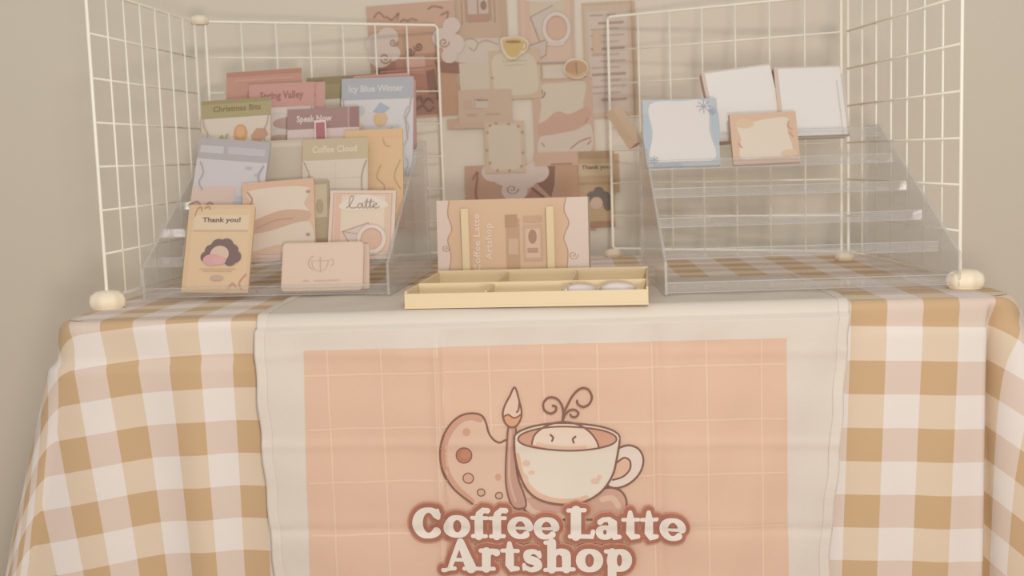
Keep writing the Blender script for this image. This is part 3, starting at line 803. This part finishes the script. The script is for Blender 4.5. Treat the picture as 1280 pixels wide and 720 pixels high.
card('header_card', 'mauve header card with pale writing in front of the blue card', 'card', G1, (404, 196), (404, 135), 92, ('L', 3, 1.2), 14, -3, .25, (224, 204, 198),
     hdr((160, 122, 120), 'Speak Now', (232, 210, 206), (228, 204, 198), [('r', .84, 0, .86, .42, (190, 150, 146)), ('r', .88, 0, .99, .42, (148, 108, 106))], .42, (.13, .62), False), 'rect')
card('photo_card', 'small magenta card with pale border tucked in front of the mauve header', 'card', G1, (404, 188), (400, 150), 15, ('L', 3, .6), 14, -3, .1, (236, 216, 212), lambda a: a.rect(.12, .08, .88, .98, (176, 96, 104)))
# third tier
card('header_card', 'orange tan card behind the cloud card on the right of the stand', 'card', G1, (468, 262), (467, 162), 74, ('L', 2, 2.0), 14, -3, .4, (226, 190, 146),
     lambda a: (a.rect(0, 0, 1, .10, (228, 184, 132)), a.line([(.62, .45), (.55, .6), (.68, .72), (.6, .9)], .01, (190, 150, 112), sm=True), a.line([(.95, .4), (.85, .6), (.95, .75)], .01, (190, 150, 112), sm=True), a.line([(.66, .12), (.7, .2), (.78, .22)], .01, (196, 156, 116), sm=True)), 'rect')
card('plastic_pouch', 'empty clear bag packet between the lavender and the cloud card', 'packet', None, (358, 262), (358, 175), 62, ('L', 2, 1.6), 14, -3, .2, (206, 192, 172), lambda a: (a.rect(.05, .04, .95, .10, (214, 202, 182)), a.rect(.93, .05, .97, .95, (196, 182, 164))), 'rect')
card('header_card', 'khaki header card of cloud design with wavy white border', 'card', G1, (419, 272), (419, 173), 84, ('L', 2, .8), 14, -3, .25, (214, 198, 172),
     hdr((198, 178, 144), 'Coffee Cloud', (226, 210, 186), (224, 208, 190), [('r', .06, .50, .92, .505, (206, 188, 168)), ('r', .50, .3, .505, .9, (210, 192, 172)), ('l', [(.03, .3), (.09, .42), (.13, .56), (.13, .8)], .012, (176, 156, 132)), ('l', [(.97, .3), (.92, .42), (.90, .56), (.92, .8)], .012, (176, 156, 132)), ('p', [(0, .3), (.02, .3), (.09, .42), (.10, .6), (.08, 1), (0, 1)], (216, 200, 178))], .27, (.15, .83), False), 'top', .10)
card('header_card', 'tall lavender grey card with peach scalloped drawing at the left end', 'card', G1, (272, 330), (294, 175), 92, ('L', 1, 2.4), 16, -4, .5, (206, 200, 204),
     lambda a: (a.rect(0, 0, 1, 1, (212, 207, 210)), a.rect(.0, 0, 1, .17, (178, 172, 178)), a.rect(.03, .06, .36, .12, (204, 200, 206)), a.rect(.42, .06, .95, .12, (196, 190, 198)),
                a.rect(.62, .45, .80, 1, (186, 194, 206)), a.poly([(.0, .40), (.60, .38), (.62, 1), (.0, 1)], (222, 196, 182)), a.poly([(.0, .55)]+smooth([(.0, .55), (.10, .53), (.18, .56), (.28, .52), (.38, .56), (.48, .54), (.60, .57)], 2)+[(.62, 1), (0, 1)], (212, 174, 154)),
                a.line([(.0, .55), (.10, .52), (.18, .56), (.28, .52), (.38, .56), (.48, .54), (.60, .57)], .009, (176, 132, 112), sm=True), a.line([(.06, .2), (.12, .28), (.08, .36), (.14, .42)], .008, (170, 162, 168), sm=True), a.ell(.75, .22, .05, .012, (188, 182, 190)), a.ell(.88, .27, .04, .012, (188, 182, 190)), a.line([(.95, .2), (.9, .28), (.96, .36)], .01, (160, 158, 176), sm=True)), 'rect')
# fourth tier
def art_peach(a):
    a.rect(0, 0, 1, 1, (222, 184, 156)); a.rect(0, 0, 1, .09, (224, 180, 150)); a.poly(smooth([(.10, .10), (.9, .10), (.86, .3), (.9, .40), (.5, .44), (.12, .5), (.16, .3)], 2, True), (230, 212, 192))
    a.poly(smooth([(.06, .52), (.3, .42), (.6, .36), (.92, .40), (.9, .50), (.6, .56), (.3, .62), (.06, .64)], 2, True), (208, 166, 140)); a.poly(smooth([(.05, .66), (.4, .60), (.8, .52), (.95, .56), (.95, .80), (.5, .78), (.05, .84)], 2, True), (226, 208, 186))
    a.rect(0, .86, 1, 1, (218, 180, 156)); a.line([(.08, .12), (.14, .22), (.06, .34), (.12, .42)], .012, (186, 140, 116), sm=True); a.line([(.2, .56), (.45, .48), (.7, .47)], .006, (190, 146, 122), sm=True); a.ell(.92, .16, .03, .02, (180, 140, 118)); a.ell(.9, .68, .03, .02, (180, 140, 118))
card('art_card', 'peach landscape art card leaning between tan thank you card and pink mini card', 'card', 'art cards on the left acrylic stand', (350, 329), (347, 226), 92, ('L', 1, 1.3), 14, -3, .4, (222, 184, 156), art_peach)
card('art_card', 'narrow greenish brown card just left of the script lettered card', 'card', 'art cards on the left acrylic stand', (401, 318), (399, 226), 24, ('L', 1, 1.7), 14, -3, .3, (176, 160, 128), lambda a: (a.rect(.1, .05, .9, .5, (196, 178, 146)), a.rect(.0, .78, 1, 1, (150, 122, 92)), a.ell(.5, .35, .2, .1, (160, 150, 112))))
def cup_top(a, cx, cy, r, k=1.0):
    a.ell(cx, cy, r*1.22, r*1.22*k, (206, 176, 156)).ell(cx, cy, r*1.15, r*1.15*k, (232, 216, 204)).ell(cx, cy-.006, r*.86, r*.86*k, (196, 158, 136)).ell(cx, cy, r*.78, r*.78*k, (222, 180, 154))
def script_latte(a, x, y, w_, h, c, r):
    L = [[(0, -.0), (.10, -.25), (.20, -.85), (.14, -1), (.08, -.7), (.10, -.1), (.22, 0), (.34, -.1)], [(.48, -.35), (.38, -.35), (.34, -.12), (.42, 0), (.48, -.3), (.50, -.02), (.56, -.1), (.62, -.75), (.60, -.05), (.68, -.1), (.74, -.75), (.72, -.05), (.80, -.12), (.92, -.34), (.86, -.4), (.80, -.15), (.88, 0), (1, -.12)], [(.54, -.5), (.82, -.56)]]
    a.lines([[(x+p[0]*w_, y+p[1]*h) for p in s_] for s_ in L], r, c, sm=True)
def art_latte(a):
    a.rect(0, 0, 1, 1, (230, 206, 188)); a.rect(.05, .035, .95, 1, (208, 170, 148)); a.rect(.07, .05, .93, 1, (232, 198, 174)); a.rect(.16, .08, .84, .56, (232, 212, 186))
    a.rect(.09, .06, .18, .95, (226, 182, 158)); a.rect(.84, .06, .91, .95, (224, 192, 164))
    a.poly(smooth([(.14, .22), (.3, .10), (.55, .06), (.8, .12), (.88, .22), (.6, .26), (.3, .28)], 2, True), (234, 220, 204)); script_latte(a, .26, .24, .5, .16, (172, 150, 138), .009)
    a.poly([(.22, .56), (.60, .44), (.7, .62), (.44, .86)], (218, 198, 186)); a.line([(.22, .56), (.60, .44), (.7, .62), (.44, .86), (.22, .56), (.7, .62)], .007, (178, 148, 134))
    cup_top(a, .66, .66, .19, .90)
card('art_card', 'pale art card with script lettering and a cup seen from above', 'card', 'art cards on the left acrylic stand', (450, 331), (454, 238), 84, ('L', 1, .8), 16, -3, .5, (230, 206, 188), art_latte)
# front tier
def art_thanks(a):
    a.rect(.0, .0, 1, 1, (226, 190, 146)); a.rect(.07, .045, .95, .96, (231, 198, 156)); a.rect(.10, .12, .92, .29, (231, 208, 176)); a.rect(.10, .29, .92, .31, (212, 174, 136))
    a.text('Thank you!', .22, .20, .58, .052, (118, 80, 66), bold=.03)
    a.lines([[(.10, .13), (.13, .05), (.18, .03), (.2, .07)], [(.24, .04), (.30, .02), (.32, .05)]], .010, (192, 138, 106), sm=True); a.lines([[(.95, .80), (.9, .84), (.86, .9), (.9, .96)], [(.7, .95), (.76, .9), (.82, .94)]], .012, (206, 140, 112), sm=True)
    hair = (106, 86, 84)
    for cx, cy, r in ((.33, .60, .085), (.40, .53, .10), (.50, .475, .11), (.62, .47, .11), (.70, .53, .11), (.76, .60, .10), (.70, .64, .09)): a.ell(cx, cy, r, r*.72, hair)
    a.ell(.53, .57, .14, .095, (224, 190, 168)); a.ell(.43, .635, .14, .065, (222, 160, 160)); a.ell(.54, .64, .10, .05, (226, 168, 166))
    a.rect(.25, .735, .8, .742, (206, 166, 130)); a.rect(.30, .76, .74, .767, (206, 166, 130)); a.ell(.52, .84, .10, .03, (198, 166, 152))
card('thank_you_card', 'tan thank you card with dark haired figure drawing, front left of the stand', 'card', None, (268, 358), (278, 256), 86, ('L', 0, 1.2), 20, -4, .35, (226, 190, 146), art_thanks, 'round', .06)
def art_mini(a):
    a.rect(.02, .03, .98, .97, (231, 203, 180)); c = (196, 168, 158)
    a.line(arc(.47, .40, .10, .20, 0, 180, 14), .006, c); a.line([(.36, .38), (.60, .38)], .006, c); a.line(arc(.60, .42, .035, .07, -90, 90, 10), .006, c); a.line([(.47, .30), (.48, .62)], .006, c); a.line(arc(.40, .42, .07, .14, 100, 260, 10), .006, c)
    a.rect(.27, .78, .34, .81, (206, 178, 160)); a.rect(.40, .78, .72, .805, (210, 184, 166))
card('mini_card', 'small pale peach card with a faint cup icon at the front of the left stand', 'card', None, (402, 358), (404, 303), 104, ('L', 0, .9), 18, -4, .25, (230, 200, 176), art_mini, 'round', .05)
card('mini_card', 'thin card edge standing right behind the faint cup icon card', 'card', None, (440, 350), (440, 306), 44, ('L', 0, 1.5), 18, -4, .2, (222, 196, 174), None, 'round', .05)

# ------------------------------------------------------------------ notepads on the right stand
G2 = 'notepads on the right acrylic stand'
card('notepad', 'blank white notepad on the top step, left and partly behind the small peach pad', 'notepad', G2, (938, 182), (919, 85), 88, ('R', 5, .6), 22, 3, 1.3, (243, 238, 231), lambda a: (a.rect(0, 0, .05, 1, (222, 198, 180)), a.rect(.05, 0, 1, .02, (222, 204, 188)), a.poly([(.70, .70), (.98, .42), (.98, .60), (.78, .80)], (248, 244, 238))), side=(206, 180, 160))
card('notepad', 'blank white notepad at the right end of the top step', 'notepad', G2, (1018, 178), (1008, 83), 84, ('R', 5, .6), 22, 3, 1.3, (243, 238, 231), lambda a: (a.rect(0, 0, .06, 1, (224, 200, 182)), a.rect(0, 0, 1, .02, (222, 204, 188)), a.rect(.06, .80, .95, .82, (234, 230, 224)), a.rect(.92, .2, .94, 1, (222, 216, 210))), side=(206, 180, 160))
card('notepad', 'pale notepad leaning behind the rightmost blank notepad', 'notepad', G2, (1040, 173), (1032, 92), 46, ('R', 5, 2.3), 22, 3, .6, (228, 218, 210), lambda a: a.rect(.45, .82, 1, 1, (222, 194, 178)), side=(220, 196, 180))
def art_snow(a):
    a.rect(0, 0, 1, 1, (186, 196, 204)); a.poly(smooth([(.10, .07), (.5, .03), (.86, .06), (.88, .5), (.93, .9), (.5, .93), (.08, .9), (.12, .5)], 2, True), (233, 227, 224))
    a.ell(.04, .5, .05, .3, (174, 190, 203)).ell(.97, .4, .05, .3, (174, 190, 203)).ell(.3, .98, .2, .04, (160, 180, 198))
    for cx, cy, r in ((.82, .12, .10), (.12, .9, .06), (.93, .2, .05)):
        for k in range(4): q = math.pi*k/4; a.line([(cx-r*math.cos(q), cy-r*math.sin(q)), (cx+r*math.cos(q), cy+r*math.sin(q))], .006, (158, 170, 190))
card('notepad', 'square notepad with icy blue border and snowflakes', 'notepad', G2, (854, 208), (849, 124), 94, ('R', 4, .6), 16, 3, .6, (214, 218, 222), art_snow)
def art_pp(a):
    a.rect(0, 0, 1, 1, (222, 184, 156)); a.poly(smooth([(.10, .26), (.3, .2), (.5, .14), (.86, .12), (.85, .4), (.90, .7), (.86, .88), (.5, .90), (.12, .90), (.14, .5)], 2, True), (232, 218, 196))
    a.ell(.22, .20, .14, .10, (226, 194, 158)).ell(.84, .84, .12, .08, (228, 196, 162)); a.lines([[(.88, .2), (.86, .3), (.92, .36)], [(.88, .42), (.92, .5)], [(.1, .6), (.14, .68)]], .012, (206, 150, 126), sm=True)
card('notepad', 'small landscape notepad with peach border and cream centre', 'notepad', G2, (959, 203), (953, 141), 84, ('R', 4, .9), 16, 4, .7, (222, 184, 156), art_pp)
F_, wd_, h_ = frame_from(800, 178, 771, 134, 14, 156, math.radians(30), math.radians(40))
q = MB(); q.box((-1.2, 0, -1.2), (.5, h_, .2), mat((216, 186, 156), .6))
tag(q.build('pad_edge', frame=F_), 'tan notepad edge leaning at the left end of the top step', 'notepad', G2)

# ------------------------------------------------------------------ prints stuck on the wall
def wall_print(name, label, cat, group, x0, y0, x1, y1, lay, art, body=(226, 206, 184), rot=0, shape='rect', ch=.03):
    Yw = WALLY-.12-.10*lay
    a, b = onY((x0+x1)/2, y1, Yw), onY((x0+x1)/2, y0, Yw); l, r = onY(x0, (y0+y1)/2, Yw), onY(x1, (y0+y1)/2, Yw)
    W, H = (r-l).length, (b-a).length; c = (a+b)/2
    mb = MB(); poly = {'rect': lambda: [(-W/2, -H/2), (W/2, -H/2), (W/2, H/2), (-W/2, H/2)], 'round': lambda: [(p[0], p[1]-H/2) for p in rounded(W, H, ch*W)]}[shape]()
    mb.prism(poly, -.05, 0, mat(body, .65))
    if art:
        A = Art(); art(A); A.emit(mb, lambda x, y, z: ((x-.5)*W, (.5-y)*H, z), z0=.01, dz=.004)
    rr = math.radians(rot)
    F = Matrix.Translation(c*S) @ Matrix.Rotation(math.pi/2, 4, 'X') @ Matrix.Rotation(rr, 4, 'Z')
    o = mb.build(name, frame=F); return tag(o, label, cat, group)
G3 = 'prints taped on the wall'
def art_chest(a):
    a.rect(0, 0, 1, 1, (206, 160, 132)); a.rect(0, 0, 1, .22, (216, 172, 146)); a.rect(.74, .5, 1, 1, (196, 148, 116))
    c = (168, 122, 100)
    a.lines([[(.08, .10), (.14, .06), (.2, .11)], [(.22, .10), (.28, .13), (.36, .08), (.34, .13)], [(.70, .06), (.76, .04), (.86, .06)], [(.84, .12), (.92, .10), (.9, .16)]], .010, c, sm=True)
    a.line([(.38, .15), (.42, .135), (.46, .15), (.50, .135), (.56, .15)], .008, c, sm=True)
    a.rect(.0, .60, .30, .95, (140, 96, 80)); a.poly([(.06, .50), (.62, .48), (.74, .60), (.72, .80), (.08, .78)], (172, 112, 92)); a.poly([(.30, .45), (.78, .44), (.84, .56), (.72, .64), (.28, .58)], (190, 130, 108)); a.rect(.40, .46, .62, .56, (216, 168, 150))
    a.poly([(.62, .60), (.72, .58), (.74, .86), (.64, .84)], (128, 84, 70)); a.rect(.05, .56, .18, .66, (120, 80, 68)); a.rect(.1, .57, .6, .585, (206, 150, 128)); a.poly([(.72, .52), (1, .54), (1, .64), (.80, .62)], (142, 96, 78))
    a.rect(.45, .80, .72, .98, (150, 104, 86)); a.lines([[(.48, .84), (.54, .82), (.56, .88), (.62, .84), (.68, .88)], [(.48, .93), (.56, .90), (.62, .95), (.68, .92)]], .012, (110, 74, 64), sm=True)
    for cx, cy, r in ((.08, .33, .12), (.22, .28, .12), (.12, .44, .14), (.25, .42, .10), (.84, .32, .12), (.95, .22, .10), (.95, .38, .13), (.90, .48, .09)): a.ell(cx, cy, r, r*.72, (228, 208, 196))
    a.swirl(.17, .46, .07, (166, 128, 112), r=.008, squash=.75); a.swirl(.28, .33, .05, (176, 138, 122), r=.007, squash=.75); a.swirl(.85, .36, .06, (176, 138, 122), r=.007, squash=.75)
    a.swirl(.46, .42, .05, (128, 92, 76), r=.008, squash=.75); a.swirl(.56, .38, .05, (128, 92, 76), r=.007, squash=.75, a0=180, dirn=-1)
wall_print('art_print', 'large brown print with clouds and a chest above the blue card', 'print', G3, 463, 4, 573, 147, 2, art_chest, rot=2)
def art_window(a):
    a.rect(0, 0, 1, 1, (202, 170, 138)); a.rect(.05, 0, .85, .98, (206, 176, 146)); a.rect(.18, 0, .70, .56, (186, 148, 126)); a.rect(.24, .08, .64, .40, (214, 190, 176)); a.rect(.42, .08, .45, .40, (170, 136, 118)); a.rect(.24, .42, .64, .58, (188, 142, 120)); a.ell(.55, .22, .06, .1, (150, 116, 98)); a.lines([[(.12, .1), (.12, .6)], [(.76, .1), (.76, .6)]], .012, (180, 144, 116)); a.rect(.04, .93, .80, .95, (170, 140, 116))
wall_print('art_print', 'tan print with a small window drawing, right of the large brown print', 'print', G3, 570, -6, 634, 52, 1, art_window, (202, 170, 138), rot=1)
def art_scroll(a):
    a.rect(0, 0, 1, .42, (222, 202, 184)); a.rect(0, .42, 1, .44, (160, 140, 124)); a.rect(0, .44, 1, 1, (220, 206, 182)); a.poly(smooth([(0, .22), (.2, .03), (.5, 0), (.7, .1), (1, .06), (1, .42), (0, .42)], 1, True), (224, 206, 190)); a.line([(0, .20), (.15, .05), (.35, .0), (.5, .08), (.42, .22), (.30, .16)], .014, (186, 160, 142), sm=True); a.line([(.5, .1), (.7, .04), (.95, .12)], .014, (192, 164, 148), sm=True)
wall_print('art_print', 'cream print with a curled scroll outline under the window print', 'print', G3, 571, 48, 625, 117, 2, art_scroll, (222, 204, 184))
def art_note(a):
    a.rect(0, 0, 1, 1, (216, 188, 156)); a.poly(smooth([(.10, .12), (.5, .05), (.85, .14), (.94, .5), (.90, .86), (.5, .92), (.12, .86), (.06, .5)], 2, True), (224, 210, 184)); a.rect(.25, .22, .75, .235, (196, 176, 150)); a.rect(.3, .30, .7, .315, (200, 180, 154)); a.ell(.05, .55, .03, .03, (196, 156, 124)); a.ell(.96, .3, .03, .03, (196, 156, 124))
wall_print('note_sheet', 'cream note sheet with tan border below the golden cup sticker', 'note', G3, 612, 62, 676, 124, 3, art_note, rot=1)
def art_icon(a):
    a.rect(0, 0, 1, 1, (212, 182, 158)); a.rect(.10, .26, .26, .5, (206, 172, 152)); a.rect(.30, .22, .46, .5, (190, 160, 142)); a.rect(.32, .27, .56, .48, (214, 196, 178)); a.rect(.34, .26, .56, .29, (150, 124, 110)); a.rect(.16, .62, .34, .68, (196, 162, 138)); a.rect(.5, .62, .78, .67, (198, 164, 140)); a.rect(-.12, .85, 1, 1, (210, 176, 150))
wall_print('art_print', 'plain beige print with a tiny grey icon right of the large brown print', 'print', G3, 573, 112, 640, 160, 4, art_icon, (212, 182, 158))
wall_print('note_sheet', 'slim beige strip under the plain beige print', 'note', G3, 559, 148, 608, 161, 2, None, (212, 180, 154))
def art_latte_w(a):
    a.rect(0, 0, 1, 1, (216, 184, 164)); a.rect(.05, 0, .93, .96, (228, 194, 168)); a.rect(.22, .12, .82, .5, (222, 202, 174)); a.rect(.12, .05, .22, .9, (226, 186, 164)); a.poly(smooth([(.12, .0), (.9, .0), (.9, .14), (.5, .17), (.15, .14)], 2, True), (228, 214, 200)); script_latte(a, .16, .12, .7, .14, (176, 152, 138), .010)
    a.poly([(.22, .36), (.62, .22), (.75, .5), (.5, .75)], (216, 202, 188)); a.line([(.22, .36), (.62, .22)], .008, (176, 154, 140)); a.line([(.22, .36), (.38, .7), (.5, .75)], .010, (170, 148, 136)); a.poly([(.15, .74), (.5, .66), (.46, .88), (.30, .94)], (216, 196, 184)); a.line([(.15, .74), (.3, .93), (.48, .86), (.5, .66), (.15, .74)], .008, (176, 144, 130)); a.rect(0, .955, 1, .975, (176, 156, 140))
    cup_top(a, .68, .52, .22, .86); a.ell(.66, .72, .16, .03, (224, 210, 196))
wall_print('art_print', 'pale print with script lettering and a cup seen from above, top centre of the wall', 'print', G3, 648, -14, 718, 82, 1, art_latte_w)
wall_print('note_sheet', 'small blank cream slip under the script lettered wall print', 'note', G3, 677, 80, 712, 99, 3, lambda a: (a.rect(0, 0, 1, 1, (212, 182, 158)), a.rect(.06, .08, .94, .92, (224, 210, 190))))
def art_flow(a):
    a.rect(0, 0, 1, 1, (216, 178, 156)); a.poly(smooth([(.10, .08), (.5, .05), (.88, .06), (.84, .3), (.80, .42), (.45, .50), (.10, .60), (.14, .3)], 2, True), (224, 210, 188)); a.poly(smooth([(.06, .56), (.2, .50), (.4, .40), (.6, .44), (.9, .36), (.94, .50), (.7, .62), (.4, .68), (.1, .68)], 2, True), (212, 166, 144)); a.poly(smooth([(.08, .72), (.3, .68), (.7, .64), (.94, .58), (.94, .9), (.5, .93), (.08, .95)], 2, True), (226, 210, 192))
    a.swirl(.14, .16, .07, (166, 128, 112), r=.012); a.lines([[(.6, .86), (.76, .78), (.94, .74)], [(.12, .78), (.16, .82)], [(.88, .82), (.94, .78)], [(.9, .5), (.86, .56)]], .010, (182, 140, 124), sm=True)
wall_print('art_print', 'peach bordered print with cream and pink waves, right of centre on the wall', 'print', G3, 667, 98, 742, 200, 2, art_flow, rot=1)
def art_list(a):
    a.rect(0, 0, 1, 1, (212, 182, 150)); a.rect(.04, .03, .92, .98, (216, 192, 168)); a.rect(.10, .08, .84, .95, (222, 202, 188)); a.rect(.14, .105, .40, .12, (184, 160, 144)); a.rect(.46, .105, .64, .12, (184, 160, 144))
    for k in range(13):
        y = .17+.055*k; a.rect(.14 if k % 3 else .3, y, .78-.1*(k % 2), y+(.014 if k % 4 else .022), (198, 174, 158) if k % 4 else (176, 146, 128))
    a.rect(.18, .24, .34, .44, (222, 184, 156)); a.rect(.92, .0, .94, 1, (196, 160, 128))
wall_print('art_print', 'tall list print with rows of faint writing, right of the wall prints', 'print', G3, 730, 2, 796, 147, 1, art_list, rot=1)
def art_dots(a):
    a.rect(0, 0, 1, 1, (218, 192, 162)); a.poly(smooth([(.12, .10), (.5, .07), (.86, .10), (.90, .5), (.86, .9), (.5, .94), (.14, .9), (.10, .5)], 2, True), (224, 208, 186))
    for x, y in ((.15, .07), (.08, .2), (.3, .03), (.62, .05), (.85, .1), (.95, .22), (.95, .62), (.9, .88), (.6, .96), (.12, .8), (.05, .55), (.3, .95)): a.ell(x, y, .035, .028, (182, 146, 118))
wall_print('note_sheet', 'cream note sheet dotted with brown spots above the tan postcards', 'note', G3, 606, 152, 656, 216, 5, art_dots, (222, 196, 166))
def art_chest2(a):
    a.rect(0, 0, 1, 1, (204, 160, 134)); a.poly([(.02, 0), (.6, 0), (.72, .5), (.66, 1), (.02, 1)], (202, 156, 132)); a.poly([(.56, 0), (.70, 0), (.69, .3), (.66, .5), (.56, .3)], (140, 96, 78)); a.rect(.72, 0, 1, 1, (206, 158, 126))
    for cx, cy, r in ((.22, .1, .09), (.32, .12, .12), (.38, .38, .10), (.46, .2, .10), (.55, .12, .10)): a.ell(cx, cy, r, r*1.6, (230, 210, 200))
    a.swirl(.36, .36, .05, (172, 134, 116), r=.006, squash=1.6); a.poly([(.44, .55), (.52, .36), (.68, .60), (.72, .85), (.5, .86)], (172, 116, 98)); a.line([(.52, .36), (.68, .62)], .012, (118, 78, 66)); a.lines([[(.06, .2), (.10, .1), (.08, .4), (.10, .6)], [(.70, .6), (.76, .56), (.82, .7)], [(.9, .5), (.97, .66)]], .008, (150, 106, 88), sm=True)
wall_print('art_print', 'landscape brown print with white clouds just behind the tan postcards', 'print', G3, 582, 205, 744, 290, 3, art_chest2)
wall_print('note_sheet', 'narrow pink strip right of the spotted note sheet', 'note', G3, 668, 190, 735, 207, 4, lambda a: (a.rect(0, 0, 1, 1, (220, 180, 156)), a.rect(.3, .82, .7, .95, (170, 126, 104))))
def art_th2(a):
    a.rect(0, 0, 1, 1, (198, 164, 122)); a.rect(.0, .0, 1, .10, (176, 142, 104)); a.rect(.0, .16, .96, .32, (214, 190, 150)); a.text('Thank you!', .08, .23, .86, .05, (112, 82, 66), bold=.03); a.rect(0, .40, 1, .44, (184, 148, 108))
    for cx, cy, r in ((.35, .60, .14), (.55, .56, .17), (.72, .62, .17), (.8, .72, .12)): a.ell(cx, cy, r, r*.55, (104, 92, 84))
    a.ell(.48, .68, .18, .08, (220, 188, 166)); a.rect(0, .92, 1, 1, (172, 122, 94))
wall_print('art_print', 'tan thank you print on the wall with a dark haired figure, right of the postcards', 'print', G3, 724, 189, 768, 284, 5, art_th2)
wall_print('note_sheet', 'slim tan strip beside the wall thank you print', 'note', G3, 767, 192, 774, 240, 1, None, (206, 176, 140))
# golden cup sticker and brown bun sticker, cut to shape
def sticker(label, pts_fn, lay, cat='sticker'):
    Yw = WALLY-.12-.1*lay; mb = MB()
    A = Art(); outline = pts_fn(A)
    def f3(x, y, z): p = onY(x, y, Yw); return Vector((p.x, Yw-z, p.z))
    n = len(outline); c = f3(sum(p[0] for p in outline)/n, sum(p[1] for p in outline)/n, 0)
    fr = [f3(x, y, .05) for x, y in outline]; bk = [f3(x, y, -.03) for x, y in outline]; M = mat((230, 214, 188), .5)
    tri = tessellate_polygon([fr]); mb.add(fr+bk, [tuple(t) for t in tri]+[(i, (i+1) % n, n+(i+1) % n, n+i) for i in range(n)], M)
    A.emit(mb, f3, z0=.06, dz=.006)
    return tag(mb.build('sticker', origin=c), label, cat, 'stickers on the wall')
def cup_st(a):
    a.poly(smooth([(628,50),(629,58),(633,66),(638,71),(645,71),(650,66),(654,58),(655,50)], 2), (222, 182, 110)); a.line(arc(654, 57, 4, 5, -90, 100, 10), 1.0, (216, 172, 104)); a.ell(641.5, 50.5, 13, 3.4, (226, 190, 130)); a.ell(641.5, 52.2, 10, 2, (166, 118, 70))
    return smooth([(625,49),(632,46),(645,45),(655,47),(661,54),(658,64),(650,69),(644,74),(636,74),(629,67),(626,58)], 2, True)
sticker('golden yellow coffee cup sticker on the wall above the note sheets', cup_st, 6)
def bun_st(a):
    a.ell(720, 86, 14, 11, (208, 164, 112)); a.ell(715, 84, 8, 7, (198, 148, 112)); a.ell(727, 85, 7, 7, (204, 158, 122)); a.line([(708, 92), (720, 96), (733, 90)], 1.4, (222, 184, 132), sm=True); a.line([(720, 78), (721, 92)], .8, (166, 118, 86))
    return smooth([(706, 80), (714, 73), (728, 74), (735, 82), (733, 93), (722, 99), (709, 95), (704, 88)], 2, True)
sticker('round golden brown pastry sticker on the wall beside the list print', bun_st, 6)
